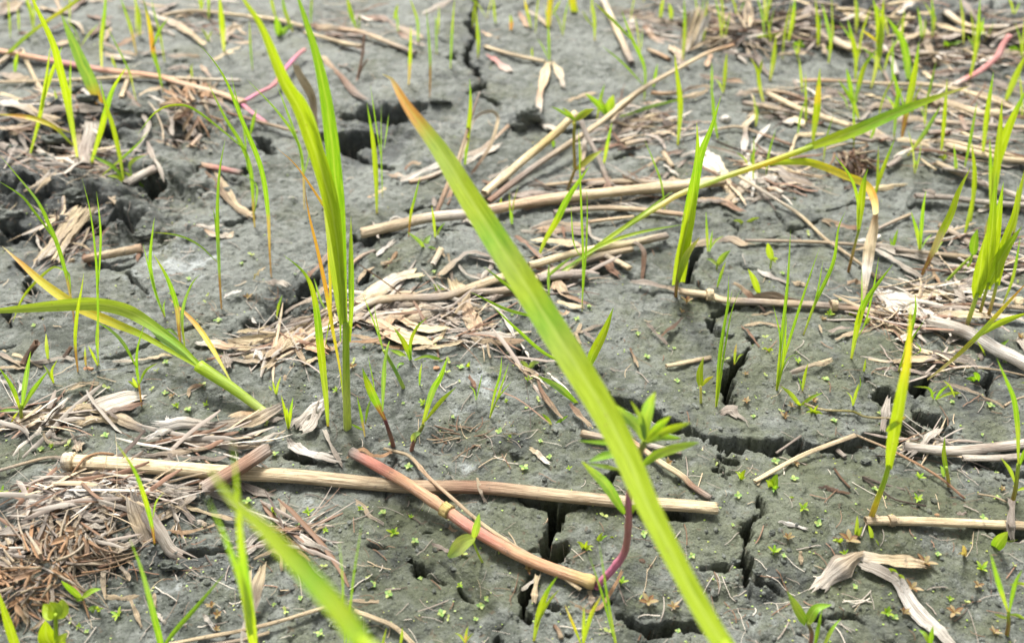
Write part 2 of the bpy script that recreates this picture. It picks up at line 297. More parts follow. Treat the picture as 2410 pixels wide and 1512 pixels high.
me = bpy.data.meshes.new('mud_ground'); ny, nx = Z.shape
co = np.stack([X, Y, Z], -1).reshape(-1, 3).astype(np.float32)
idx = np.arange(ny * nx).reshape(ny, nx)
q = np.stack([idx[:-1, :-1], idx[:-1, 1:], idx[1:, 1:], idx[1:, :-1]], -1).reshape(-1, 4).astype(np.int32)
me.vertices.add(len(co)); me.vertices.foreach_set('co', co.ravel())
me.loops.add(q.size); me.loops.foreach_set('vertex_index', q.ravel())
me.polygons.add(len(q)); me.polygons.foreach_set('loop_start', np.arange(0, q.size, 4, dtype=np.int32))
me.polygons.foreach_set('loop_total', np.full(len(q), 4, np.int32)); me.polygons.foreach_set('use_smooth', np.ones(len(q), bool))
me.update(calc_edges=True); me.materials.append(MUD)
def stain(name, L):
    f = vn(X, Y, .05, 70) * .35
    for t, x, y, a, sx, sy in L:
        c = flat(G(t, (x, y))); f = f + a * np.exp(-((X - c[0]) * 1e3 / sx) ** 2 - ((Y - c[1]) * 1e3 / sy) ** 2)
    at = me.attributes.new(name, 'FLOAT', 'POINT'); at.data.foreach_set('value', np.clip(f, 0, 1.2).astype(np.float32).ravel())
stain('salt', [('i', 560, 1330, .8, 16, 9), ('h', 1000, 1450, .7, 8, 8), ('g', 1350, 1060, .8, 16, 7), ('g', 2050, 560, .8, 12, 14), ('d', 1350, 300, .45, 20, 14), ('d', 1150, 400, .6, 30, 20), ('e', 1000, 1150, .8, 10, 12), ('e', 850, 1350, .5, 18, 10),
   ('h', 850, 270, .9, 14, 5), ('h', 1650, 600, .7, 10, 5), ('i', 1600, 290, .8, 6, 4), ('i', 320, 450, .8, 6, 5), ('g', 950, 80, .7, 12, 5), ('d', 1180, 1150, .6, 26, 12), ('d', 500, 1180, .4, 26, 10), ('b', 700, 1050, .5, 40, 30), ('f', 1400, 1150, .5, 12, 8), ('e', 1500, 760, .5, 14, 8), ('d', 800, 900, .4, 20, 10), ('f', 1150, 880, .3, 22, 10)])
stain('damp', [('a', 500, 1000, 1.1, 44, 30), ('a', 200, 1400, 1.1, 40, 22), ('d', 600, 40, 1.1, 40, 12), ('d', 150, 350, .8, 20, 14), ('d', 2050, 600, 1.1, 14, 16), ('b', 150, 1000, 1.1, 22, 18), ('b', 300, 820, 1.1, 34, 14), ('e', 1350, 1050, 1.1, 12, 12), ('c', 900, 200, .9, 70, 40), ('c', 1900, 300, .8, 80, 50),
   ('e', 120, 200, 1.0, 12, 8), ('b', 1320, 850, 1.2, 14, 12), ('g', 1300, 930, 1.0, 24, 6), ('g', 200, 600, .8, 30, 16), ('h', 900, 130, .6, 30, 8), ('i', 650, 1080, .8, 12, 8), ('i', 300, 250, .7, 9, 6), ('f', 2100, 1250, .6, 30, 14), ('i', 2200, 500, .6, 30, 20), ('b', 950, 300, .5, 10, 60), ('e', 700, 130, .7, 12, 6), ('f', 1100, 560, .6, 20, 8), ('f', 1050, 1130, .6, 8, 6), ('h', 560, 980, .7, 10, 6)])
stain('algae', [('h', 1200, 700, .6, 90, 40), ('i', 1300, 600, .5, 80, 50), ('f', 1200, 1000, .4, 100, 40), ('i', 400, 500, .8, 26, 16), ('i', 1600, 700, .9, 50, 34), ('f', 900, 1100, .8, 60, 24), ('f', 500, 600, .7, 50, 30), ('g', 300, 200, 1, 40, 10), ('e', 400, 250, .8, 30, 14), ('h', 300, 1100, .7, 40, 26), ('e', 1200, 1000, .7, 20, 20), ('h', 1300, 700, .5, 30, 30), ('c', 1000, 1300, .5, 90, 50), ('d', 900, 1300, .6, 60, 14)])
mud = bpy.data.objects.new('mud_ground', me); col.objects.link(mud); mud['kind'] = 'structure'
mud['label'] = 'grey cracked drying mud of a harvested field'

# ---------------------------------------------------------------- colours (linear albedo)
C = dict(yg=(.31,.42,.012), g=(.17,.36,.02), bg=(.17,.33,.11), dg=(.07,.15,.03), y=(.58,.46,.05), oo=(.60,.25,.07), rd=(.20,.045,.06), cr=(.66,.55,.33),
         pl=(.42,.48,.19), ol=(.24,.22,.04), br=(.17,.10,.06), lg=(.29,.40,.055), sg=(.17,.25,.12), rp=(.36,.23,.18),
         cream=(.74,.61,.39), tan=(.50,.40,.265), gray=(.34,.305,.26), lgray=(.58,.53,.45), mauve=(.33,.28,.235), dark=(.09,.065,.05), pink=(.55,.22,.20),
         mag=(.66,.20,.34), salm=(.57,.32,.18), sal2=(.56,.40,.265), oran=(.48,.29,.16), white=(.74,.71,.65), rbr=(.27,.16,.105), sred=(.55,.22,.16), node=(.55,.42,.16), black=(.02,.018,.015))
def cols_of(s):
    return [np.array(C[k]) for k in s.split()]
def lerp_list(L, t):
    if len(L) == 1: return L[0]
    f = min(max(t, 0), 1) * (len(L) - 1); i = min(int(f), len(L) - 2); return L[i] * (1 - (f - i)) + L[i + 1] * (f - i)
def crom(P, n):
    P = [np.asarray(p, float) for p in P]
    if len(P) == 2: return [P[0] * (1 - k / n) + P[1] * k / n for k in range(n + 1)]
    Q = [2 * P[0] - P[1]] + P + [2 * P[-1] - P[-2]]
    L = [0]
    for i in range(len(P) - 1): L.append(L[-1] + max(float(np.linalg.norm(P[i + 1] - P[i])), 1e-9))
    out = []
    for k in range(n + 1):
        s = L[-1] * k / n; i = 0
        while i < len(P) - 2 and L[i + 1] < s: i += 1
        t = (s - L[i]) / (L[i + 1] - L[i]); a, b, c, d = Q[i:i + 4]
        out.append(.5 * (2 * b + (c - a) * t + (2 * a - 5 * b + 4 * c - d) * t * t + (3 * b - a - 3 * c + d) * t ** 3))
    return out
def norm(v): return v / (np.linalg.norm(v) + 1e-12)

def link_mesh(name, verts, faces, uvs, cols, mat, base, parent):
    me = bpy.data.meshes.new(name)
    me.from_pydata([tuple(np.asarray(v) - base) for v in verts], [], faces)
    ul = me.uv_layers.new(name='UVMap'); ca = me.color_attributes.new('tint', 'FLOAT_COLOR', 'POINT')
    vi = np.zeros(len(me.loops), np.int32); me.loops.foreach_get('vertex_index', vi)
    ul.data.foreach_set('uv', np.asarray(uvs, np.float32)[vi].ravel())
    cc = np.ones((len(verts), 4), np.float32); cc[:, :3] = cols; ca.data.foreach_set('color', cc.ravel())
    me.polygons.foreach_set('use_smooth', np.ones(len(faces), bool)); me.materials.append(mat); me.update()
    o = bpy.data.objects.new(name, me); col.objects.link(o)
    if parent is not None: o.parent = parent
    else: o.location = base
    return o

PROF = {
 'blade': lambda t: (.30 + .70 * min(t / .42, 1) ** .9) * (1 if t < .5 else max(0, 1 - ((t - .5) / .5) ** 1.7)),
 'leaf': lambda t: (.55 + .45 * min(t / .2, 1)) * (1 if t < .35 else max(0, 1 - ((t - .35) / .65) ** 1.6)),
 'ovate': lambda t: math.sin(math.pi * min(max(t * .97 + .03, 0), 1) ** .8) ** .8,
 'stem': lambda t: 1 - .25 * t,
 'strap': lambda t: (.72 + .28 * min(1, t * 4)) * (1 if t < .8 else 1 - (t - .8) * 1.6),
 'cut': lambda t: 1.0,
 'spear': lambda t: (.30 + .70 * min(t / .75, 1)) if t < .8 else max(0, 1 - ((t - .8) / .2) ** 1.5),
 'long': lambda t: .17 + .83 * (t / .42) ** 1.1 if t < .42 else (1 if t < .58 else max(0, 1 - ((t - .58) / .42) ** 1.5)),
 'near': lambda t: float(np.interp(t, [0, .075, .176, .28, .46, .564, .673, .80, .905, .957, 1], [.7, .7, .7, .86, 1, .95, .88, .69, .40, .22, .01])),
}
def ribbon(name, pts, wpx, prof, cols, mat, base, parent, mode='view', twist=0.0, fold=.16, rag=0.0, curl=0.0, m=5, n=None, tw2=0.0, rs=None):
    """pts: 3-D centre points. mode 'view': broad side turned towards the viewer's side; 'flat': lying."""
    rnd = random.Random(rs if rs is not None else int(abs(pts[0][0] * 1e6) + abs(pts[-1][1] * 1e6)))
    n = n or max(10, min(46, int(sum(np.linalg.norm(np.subtract(pts[i + 1], pts[i])) for i in range(len(pts) - 1)) / .0016)))
    P = crom(pts, n); V = []; F = []; U = []; CC = []; cl = cols_of(cols); length = 0
    ridge = [rnd.uniform(-1, 1) for _ in range(m)]; ph = rnd.uniform(0, 6); jag = [(max(-.2, rnd.gauss(.1, .55)), max(-.2, rnd.gauss(.2, .8))) for _ in range(m)]
    for i, p in enumerate(P):
        t = i / n; tan = norm(P[min(i + 1, n)] - P[max(i - 1, 0)])
        if i: length += float(np.linalg.norm(P[i] - P[i - 1]))
        v = norm(CAMP - p); mm = norm(np.cross(tan, v))
        nn = v if mode == 'view' else norm(np.array([0, 0, 1.]) + .35 * v)
        s = norm(np.cross(tan, nn)); nr = norm(np.cross(s, tan))
        if np.dot(nr, nn) < 0: nr = -nr
        a = twist + tw2 * (t - .3); s2 = s * math.cos(a) + nr * math.sin(a); nr2 = nr * math.cos(a) - s * math.sin(a)
        fac = max(.62, abs(float(np.dot(s2, mm))))
        w = wpx * scale_at(p) * PROF[prof](t) / fac
        w *= 1 + rag * .35 * math.sin(ph + t * 9) + rag * rnd.uniform(-.12, .12)
        w = max(w, .00003)
        c = lerp_list(cl, t)
        for k in range(m):
            q = -1 + 2 * k / (m - 1)
            off = s2 * (q * w / 2) + nr2 * (w * (fold * (abs(q) - .5) + curl * (q * q - .3) + rag * .13 * ridge[k] * math.sin(ph + 2 * k + t * 5)))
            if rag and i in (0, 1, n - 1, n): off = off + tan * (jag[k][0 if i < 2 else 1] * w * (1 if i in (0, n) else .5) * (1 if i > 1 else -1))
            V.append(p + off); U.append((k / (m - 1), length * 1000 / 3)); CC.append(c * (1 + rnd.uniform(-.04, .04)))
    for i in range(n):
        for k in range(m - 1):
            a = i * m + k; F.append((a, a + 1, a + m + 1, a + m))
    return link_mesh(name, V, F, U, CC, mat, base, parent)
def tube(name, pts, wpx, cols, mat, base, parent, taper=(1, 1), m=12, n=None, flat_=1.0, rough_=.05, hollow=False, absw=None, knots=()):
    rnd = random.Random(int(abs(pts[0][0] * 1e6) + abs(pts[-1][1] * 1e6)) + 3)
    n = n or max(8, min(90, int(sum(np.linalg.norm(np.subtract(pts[i + 1], pts[i])) for i in range(len(pts) - 1)) / .0018)))
    P = crom(pts, n); V = []; F = []; U = []; CC = []; cl = cols_of(cols); length = 0
    rid = [rnd.uniform(-1, 1) for _ in range(m)]; rid2 = [rnd.uniform(-1, 1) for _ in range(m)]
    for i, p in enumerate(P):
        t = i / n; tan = norm(P[min(i + 1, n)] - P[max(i - 1, 0)])
        if i: length += float(np.linalg.norm(P[i] - P[i - 1]))
        s = norm(np.cross(tan, np.array([0, 0, 1.]) if abs(tan[2]) < .9 else np.array([0, 1., 0]))); u = np.cross(s, tan)
        r = (absw if absw else wpx * scale_at(p)) / 2 * (taper[0] + (taper[1] - taper[0]) * t)
        for kt, ka in knots: r *= 1 + ka * math.exp(-((t - kt) / .012) ** 2)
        c = lerp_list(cl, t)
        for k in range(m):
            a = 2 * math.pi * k / m
            rr = r * (1 + rough_ * (rid[k] * (1 - t) + rid2[k] * t) + rough_ * .4 * math.sin(t * 23 + rid[k] * 5))
            end = 0
            if i in (0, n) and hollow: end = rnd.uniform(-.25, .25) * r
            V.append(p + s * (math.cos(a) * rr) + u * (math.sin(a) * rr * flat_) + tan * end)
            U.append((abs(k / m * 2 - 1) * .9, length * 1000 / 3)); CC.append(c * (1 + .06 * rid[k]))
    for i in range(n):
        for k in range(m):
            a = i * m + k; b = i * m + (k + 1) % m; F.append((a, b, b + m, a + m))
    for e, i in ((0, 0), (1, n)):
        tan = norm(P[1] - P[0]) if e == 0 else norm(P[n] - P[n - 1])
        ring = [i * m + k for k in range(m)]
        if hollow:
            r0 = len(V); cen = P[i]; inw = tan if e == 0 else -tan
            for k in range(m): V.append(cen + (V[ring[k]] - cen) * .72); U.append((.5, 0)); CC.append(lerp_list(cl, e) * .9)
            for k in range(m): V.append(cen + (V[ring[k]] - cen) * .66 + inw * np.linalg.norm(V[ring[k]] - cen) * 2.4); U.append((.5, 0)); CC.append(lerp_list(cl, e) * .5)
            for k in range(m):
                k2 = (k + 1) % m; F.append((ring[k], ring[k2], r0 + k2, r0 + k)); F.append((r0 + k, r0 + k2, r0 + m + k2, r0 + m + k))
            F.append(tuple(r0 + m + k for k in range(m)))
        else:
            V.append(P[i] + tan * (-1 if e == 0 else 1) * 1e-4); U.append((.5, 0)); CC.append(lerp_list(cl, e)); c0 = len(V) - 1
            for k in range(m): F.append((ring[k], ring[(k + 1) % m], c0))
    return link_mesh(name, V, F, U, CC, mat, base, parent)

# ---------------------------------------------------------------- labels
LM = [('the thick red fallen stem','h',740,575),('the long cream straw stalk','g',1500,300),('the orange root clump','g',300,1000),('the magenta upright stem','h',2030,600),
      ('the tall central grass clump','e',40,700),('the white curved dead leaf','i',1500,1050),('the wide right-hand crack','i',650,110),('the zigzag crack','f',400,1030),
      ('the lying yellow-green shoot','d',1400,1080),('the round mud hole','b',250,820),('the deep upper crack','b',940,250),('the big mud clod','b',1320,830),
      ('the crossed pale straw stalks','b',1500,1100),('the straw heap in the middle','e',500,650),('the white shell','a',1170,750),('the brown root tuft','a',1400,740),
      ('the pink branching stem','a',1700,720),('the blue-green pointed leaf','a',560,380),('the bundle of frayed straw','d',500,150),('the tan stick with a knot','d',800,280),
      ('the dark hollow twig','d',250,950),('the fan of broad tan leaves','d',2050,900),('the jointed straw stalk','f',700,620),('the pale peeling stalk','f',1900,800),
      ('the dense right-hand grass clump','f',2150,400),('the cream hanging leaf','f',1310,300),('the round dark root ball','c',1220,1130),('the arching long leaf','c',1400,840),
      ('the pink stem at upper right','c',2220,400),('the cream straw tuft at top','c',90,200),('the straw litter at top right','c',1500,100),('the bent cream straw','i',900,200),
      ('the knotted stalk at right','i',1900,670),('the crooked lower crack','h',1450,850),('the narrow crack by the stalk end','i',480,700),('the small reddish rosette','i',1175,800),
      ('the grey dead leaf pile','g',700,480),('the broad-leaved seedling','g',380,1350),('the spidery small grass','e',490,1000),('the standing straw strip','g',1790,1250),
      ('the big double pale stalk','i',2100,150),('the tall yellow blade','f',1590,900),('the forked straw','b',1460,440),('the curled straw loop','b',1050,830)]
LMG = [(n, G(t, (x, y))) for n, t, x, y in LM]
used_labels = {}
def where(g, k=0):
    d = sorted(LMG, key=lambda l: math.hypot(l[1][0] - g[0], (l[1][1] - g[1]) * 1.3))[k]
    dx, dy = g[0] - d[1][0], g[1] - d[1][1]
    if math.hypot(dx, dy) < 130: return 'right at ' + d[0]
    side = 'left of' if dx < 0 else 'right of'; ud = 'behind' if dy < 0 else 'in front of'
    return (side if abs(dx) > abs(dy) else ud) + ' ' + d[0]
def auto_label(look, g):
    for word in ('medium ', 'slanting ', 'dry '):
        if len((look + ' ' + where(g)).split()) > 16: look = look.replace(word, '')
    l1 = f'{look} {where(g)}'
    if l1 not in used_labels: used_labels[l1] = 1; return l1
    for k in (1, 2, 3, 4, 5, 6, 7):
        w = f'{look} {where(g, k)}'
        if len(w.split()) > 16: continue
        if w not in used_labels: used_labels[w] = 1; return w
    used_labels[l1] += 1
    return l1
def setp(o, label, cat, group=None):
    o['label'] = label; o['category'] = cat
    if group: o['group'] = group
    if label not in used_labels: used_labels[label] = 1
def empty(name, loc):
    o = bpy.data.objects.new(name, None); col.objects.link(o); o.location = loc; o.empty_display_size = .003; return o
CW = dict(yg='yellow-green', g='green', bg='blue-green', dg='dark green', y='yellow', oo='orange', rd='red', cr='cream', pl='pale green', ol='olive', br='brown', lg='light green',
          sg='grey-green', rp='purplish', cream='cream', tan='tan', gray='grey', lgray='pale grey', mauve='mauve-brown', dark='dark', pink='pink', mag='magenta', salm='salmon', oran='orange', sal2='light brown',
          white='whitish', rbr='reddish-brown', sred='red', node='yellowish', black='black')
NUM = {1: 'single-bladed', 2: 'two-bladed', 3: 'three-bladed', 4: 'four-bladed', 5: 'five-bladed', 6: 'six-bladed', 7: 'many-bladed', 8: 'many-bladed'}

# ---------------------------------------------------------------- upright plants.  blade = (tile, points base->tip, width, colours, profile, spread mm)
def stand_pts(t, pts, B, k, spread):
    out = []
    for i, p in enumerate(pts):
        d = ray(G(t, p)); y0 = B[1] + spread / 1e3 * (i / max(1, len(pts) - 1))
        s = (y0 + k * (CAM_H - B[2])) / (d[1] - k * d[2]); out.append(CAMP + d * s)
    return out
def plant(blades, label=None, lean=None, name='grass_seedling', cat='grass', group='young grass seedlings growing from the mud', fold=.16, sink=.0012):
    t0, p0 = blades[0][0], blades[0][1][0]
    B = on_ground(G(t0, p0)); B[2] = gh(B[0], B[1])
    k = lean if lean is not None else random.uniform(-.18, .18)
    e = empty(name, B); g = G(t0, p0)
    for j, b in enumerate(blades):
        t, pts, w, cs = b[:4]; pr = b[4] if len(b) > 4 else 'blade'; sp = b[5] if len(b) > 5 else (0 if j == 0 else random.uniform(-6, 6))
        P3 = stand_pts(t, pts, B, k, sp)
        if math.hypot(G(t, pts[0])[0] - g[0], G(t, pts[0])[1] - g[1]) < 60: P3[0] = P3[0] + np.array([0, 0, -sink]); 
        nm = 'stem' if pr == 'stem' else 'leaf'
        if pr == 'stem': tube(nm, P3, w, cs, STEM if ('mag' in cs or 'sred' in cs) else LEAF, B, e, taper=(1, .8), m=8, rough_=.03)
        else:
         if j < 2 and pr in ('blade', 'long') and w < 70 and len(cs.split()) > 1:
             q_ = cs.split(); cs = ' '.join([('rd' if random.random() < .35 else 'ol') if q_[0] not in ('rd', 'rp', 'rbr', 'tan') else q_[0]] + [z for z in q_ for _ in (0, 1, 2)])
         ribbon(nm, P3, w * (1.0 if w > 80 else .68 + .32 * max(0, w - 40) / 40 if w > 40 else .68), pr, cs, LEAF, B, e, twist=random.uniform(-.45, .45), fold=fold if w > 20 else .05, tw2=random.uniform(-.5, .5), m=5 if w > 14 else 3)
    if label is None:
        tip = G(blades[0][0], blades[0][1][-1]); L = g[1] - tip[1]; dx = tip[0] - g[0]
        size = 'tiny' if L < 180 else 'short' if L < 380 else 'tall' if L > 750 else 'slender' if blades[0][2] < 25 else 'medium'
        tilt = 'leaning left' if dx < -.35 * abs(L) else 'leaning right' if dx > .35 * abs(L) else 'upright'
        label = auto_label(f"{size} {CW[blades[0][3].split()[-1]]} {NUM[min(8, len(blades))]} shoot {tilt}", g)
    setp(e, label, cat, group)
    return e
# lying things: points on the mud with lift in mm (number or list)
def lie_pts(t, pts, lift, rest, wpx):
    out = []; n = len(pts)
    for i, p in enumerate(pts):
        lf = (lift[i] if isinstance(lift, (list, tuple)) else lift) / 1e3
        q = on_ground(G(t, p), lf); r = wpx * scale_at(q) / 2 * rest
        q = on_ground(G(t, p), lf + r)
        q[2] = max(q[2], float(smooth_h(q[0], q[1])) + lf + r) ; out.append(q)
    return out
SG = 'pieces of dry straw lying on the mud'
def straw(t, pts, w, cs, label=None, lift=.3, kind='stalk', group=SG, name=None, cat=None, **kw):
    """kind: stalk (round), strip (flat dry leaf), stem (fresh)"""
    if kind == 'stalk' and 20 < w < 100: w *= .86
    if kind != 'stem': cs = cs.replace('salm', 'sal2')
    if kind == 'strip':
        if w > 26: w *= .76
        P3 = lie_pts(t, pts, lift, .12, w); cen = np.mean(P3, 0); cen[2] = min(p[2] for p in P3)
        pr = kw.pop('prof', 'strap')
        dense = crom(P3, max(6, len(P3) * 3)); dense = [p + np.array([0, 0, abs(random.gauss(0, .00045))]) for p in dense]
        o = ribbon(name or 'dry_leaf', dense, w, pr, cs, STRAW, cen, None, mode=kw.pop('mode', 'flat'), twist=random.uniform(-.35, .35), tw2=random.uniform(-.5, .5), fold=random.uniform(-.14, .16),
                   rag=kw.pop('rag', .8), curl=kw.pop('curl', random.uniform(-.2, .08)), m=9 if w > 45 else 6 if w > 22 else 4, **kw)
    else:
        P3 = lie_pts(t, pts, lift, 1.0, w); cen = np.mean(P3, 0); cen[2] = min(p[2] for p in P3)
        o = tube(name or ('straw_stalk' if kind == 'stalk' else 'fallen_stem'), P3, w, cs, STRAW if kind == 'stalk' else STEM, cen, None,
                 m=kw.pop('m', 14 if w > 40 else 8), flat_=kw.pop('flat_', .62), rough_=kw.pop('rough_', .14), hollow=kw.pop('hollow', kind == 'stalk' and w > 30), **kw)
    mid = G(t, pts[len(pts) // 2]) if len(pts) > 2 else G(t, ((pts[0][0] + pts[1][0]) / 2, (pts[0][1] + pts[1][1]) / 2))
    L = sum(math.dist(pts[i], pts[i + 1]) for i in range(len(pts) - 1))
    if label is None:
        size = 'tiny' if L < 140 else 'short' if L < 350 else 'long' if L > 800 else 'medium'
        what = {'stalk': 'straw stalk' if w > 30 else 'thin straw', 'strip': 'dry leaf strip' if w > 45 else 'narrow dry leaf', 'stem': 'fallen stem'}[kind]
        a, b = pts[0], pts[-1]; sl = (b[1] - a[1]) / ((b[0] - a[0]) or 1)
        bend = 'lying level' if abs(sl) < .3 else 'pointing away' if abs(sl) > 1.6 else 'slanting up right' if sl < 0 else 'slanting down right'
        label = auto_label(f"{size} {CW[cs.split()[0]]} {what} {bend}", mid)
    setp(o, label, cat or {'stalk': 'straw', 'strip': 'dry leaf', 'stem': 'stem'}[kind], group)
    return o

# ================================================================ THE THINGS
# ---- the large dry stalk across the foreground and the fresh stem lying over it
S = straw
def knot_on(parent, t, p, w, cs, lift, ang=(1, 0, 0), name='node'):
    q = lie_pts(t, [p], lift, 1.0, w)[0]; a = norm(np.array(ang, float)); h = w * scale_at(q) * .28
    base = np.array(parent.location)
    return tube(name, [q - a * h, q, q + a * h], w, cs, STRAW, base, parent, m=12, n=8, taper=(1, 1), rough_=.12, knots=((.5, .12),))
big = S('g', [(478,228),(1000,262),(1600,305),(2100,335),(2409,365),(2900,405),(3409,415),(3909,465),(4409,515),(4818,540),(5060,560)], 118, 'cream cream cream tan tan rbr tan tan cream', 'long cream and tan straw stalk lying right across the foreground', lift=.3, m=20, flat_=.7, taper=(1.0, .78), rough_=.10)
knot_on(big, 'g', (490,232), 122, 'lgray cream', .3)
fst = S('h', [(70,165),(200,235),(460,385),(740,575),(900,690),(1200,865),(1450,975),(1790,1090)], 84, 'gray sred sred salm salm salm sred sred salm salm salm node', 'thick pinkish-red fallen stem with a yellow joint lying over the long stalk', kind='stem', lift=[1,1.5,5.5,4,3,2,1,.6], m=18, flat_=1, rough_=.02, knots=((.40,.16),(.985,.25)), group='fresh fallen stems', taper=(.9,1.05))
q = lie_pts('h', [(715,560),(740,575),(765,592)], 4, 1.0, 96); tube('joint', [q[0], q[1], q[2]], 100, 'node', STRAW, np.array(fst.location), fst, m=16, n=6, rough_=.14)
S('h', [(300,140),(400,165),(490,200),(620,345),(800,505),(1000,675),(1220,825),(1400,930),(1690,1135)], 34, 'tan tan salm salm tan cream tan salm cream', 'thin tan straw running along the upper side of the thick red stem', lift=[1,2,2,4.2,5,4,3,2.6,1], knots=((.22,.6),(.68,.5)))
S('h', [(40,205),(90,170),(150,150),(210,185),(270,200),(360,172)], 24, 'oran', 'curled orange dry sheath on the upper end of the thick red stem', lift=[2,3.5,4.5,4.5,4,2], kind='strip', rag=.3)
S('g', [(500,335),(545,270),(600,205),(700,172),(805,182)], 26, 'oran', 'orange curled root looped over the cream end of the long stalk', lift=[.4,3.2,4.2,3.6,2], name='dead_root', cat='root')
S('g', [(-60,310),(150,250),(340,203),(480,212)], 34, 'gray tan gray', 'thin grey stem touching the cream end of the long stalk', lift=.5)
S('g', [(1440,420),(1650,300),(1890,145)], 118, 'mauve rbr rbr mauve', 'short reddish-brown hollow stalk leaning across the long cream stalk', lift=[2,5,5], hollow=True, m=18, rough_=.12)
S('h', [(745,640),(770,710),(860,750)], 26, 'oran tan', kind='strip'); S('h', [(960,350),(985,450),(1020,530)], 26, 'tan mauve', kind='strip', lift=[4,4,1])
# tan fallen stems under/around
S('i', [(510,372),(700,265),(900,165),(1220,45)], 52, 'cream cream tan', 'bent cream straw with a split tip rising to its fold beside the wide crack', lift=[.4,.8,2,4], flat_=.5, taper=(.8,.75))
S('i', [(1215,42),(1500,165),(1800,335),(1990,492)], 24, 'tan oran rbr', 'thin orange-brown straw running down right from the fold of the bent straw', lift=[4,2.5,1,.2])
S('i', [(560,340),(530,400)], 16, 'cream'); 
kn = S('i', [(1290,650),(1480,648),(1900,662),(2290,680),(2520,694)], 76, 'tan cream cream cream tan', 'knotted cream straw stalk lying level at the right edge', flat_=.8)
knot_on(kn, 'i', (1475,648), 80, 'tan', .3); knot_on(kn, 'i', (2305,690), 84, 'mauve gray', .3)
S('i', [(2310,500),(2320,580),(2310,690),(2320,780)], 60, 'mauve gray', 'grey-brown sheath wrapped over the knotted stalk at right', kind='strip', lift=[2,4,3,.3])
S('i', [(2080,460),(2200,480),(2290,520)], 16, 'tan')
S('i', [(1560,125),(1900,155),(2200,130),(2480,95)], 92, 'gray lgray mauve lgray', 'upper of the two wide pale stalks at the right edge', flat_=.6)
S('i', [(1970,205),(2200,208),(2480,190)], 66, 'lgray mauve', 'lower of the two wide pale stalks at the right edge', flat_=.6)
S('i', [(1800,10),(1740,50),(1690,110),(1600,170)], 60, 'lgray gray', 'frayed grey leaf hanging over the wide crack', kind='strip', lift=2)
S('i', [(1230,905),(1150,960),(1060,1030),(960,1120)], 180, 'tan gray lgray', 'fan-shaped tan leaf base of the white curved dead leaf', kind='strip', prof='strap', lift=[2.5,2,1,.3])
S('i', [(1230,900),(1450,930),(1690,955)], 100, 'lgray cream tan', 'upper pale arm of the forked dead leaf at lower right', kind='strip', lift=1.2, rag=.45, curl=.02)
S('i', [(1250,950),(1400,1010),(1520,1080),(1590,1200),(1660,1300),(1780,1410),(1920,1540)], 122, 'lgray gray white white lgray', 'white curved dead leaf trailing to the bottom edge', kind='strip', lift=1.0, rag=.45, curl=.02)
S('i', [(675,668),(760,675),(860,705)], 32, 'white', kind='strip'); S('i', [(660,172),(750,110),(835,50)], 22, 'mauve', lift=1)
S('i', [(1268,340),(1450,400),(1650,450)], 18, 'dark mauve'); S('i', [(1270,350),(1400,430),(1500,500),(1720,545)], 14, 'dark'); S('i', [(960,412),(1050,430),(1170,462)], 24, 'dark br', kind='strip'); S('i', [(1070,280),(1120,350),(1180,415)], 18, 'br')
S('i', [(825,870),(835,960)], 26, 'tan', kind='strip'); S('i', [(1930,600),(2000,605)], 30, 'mauve', kind='strip'); S('i', [(1090,150),(1150,200)], 46, 'mauve gray', lift=.6)
S('h', [(2010,60),(2250,235),(2409,335),(2470,400),(2610,490)], 52, 'pink salm cream cream rbr mauve', 'pinkish straw stem lying behind the broad blurred blade', lift=1)
S('h', [(1690,30),(1760,45),(1860,70)], 72, 'tan mauve', hollow=True); S('h', [(2150,110),(2400,170)], 50, 'lgray mauve')
S('h', [(-20,455),(130,540),(200,620),(300,672)], 46, 'mauve tan gray', kind='strip'); S('h', [(1335,145),(1390,185),(1460,250)], 46, 'cream white', 'small white chip of straw lying alone on the mud', kind='strip', name='straw_chip', rag=.2)
S('h', [(1385,1040),(1370,1120),(1360,1230)], 52, 'cream tan', kind='strip', lift=1.5); S('h', [(1400,1050),(1340,1090),(1280,1140)], 34, 'lgray', kind='strip', lift=1)
S('h', [(1750,1140),(1765,1200),(1760,1250)], 50, 'tan mauve', kind='strip'); S('h', [(1980,1010),(1950,1070),(1900,1160),(1830,1260),(1740,1290),(1650,1250)], 34, 'oran oran tan', 'curled orange dead leaf under the magenta stem', kind='strip', lift=[4,3,1,.4,.4,1.2], rag=.3)
S('h', [(1500,1385),(1530,1420),(1552,1480)], 46, 'rbr tan', 'small smooth brown grub-like seed case near the bottom edge', name='seed_case', cat='seed', flat_=.9, hollow=False, taper=(.7,1))
S('h', [(640,820),(700,840),(770,875)], 36, 'mauve', kind='strip'); S('h', [(2080,910),(2200,985)], 30, 'br dark', kind='strip')
S('h', [(90,1285),(240,1340),(380,1400),(520,1530)], 44, 'cream tan cream', 'cream straw bending down to the bottom edge', flat_=.6, lift=2)
S('g', [(1150,1530),(1400,1480),(1700,1425),(2000,1350),(2300,1260),(2420,1250)], 38, 'cream tan cream', 'long thin cream straw along the bottom edge', lift=1.5)
S('g', [(1450,1530),(1700,1490),(1900,1438)], 34, 'mauve tan'); S('h', [(60,1215),(250,1220),(440,1265)], 34, 'tan', kind='strip')
S('g', [(1725,1530),(1760,1350),(1800,1180),(1855,980)], 100, 'lgray mauve cream', 'standing straw strip torn at the top near the bottom edge', kind='strip', lift=[0,2,5,8], rag=.4)
S('g', [(1765,1010),(1760,1200),(1755,1320)], 30, 'cream', kind='strip', lift=3)
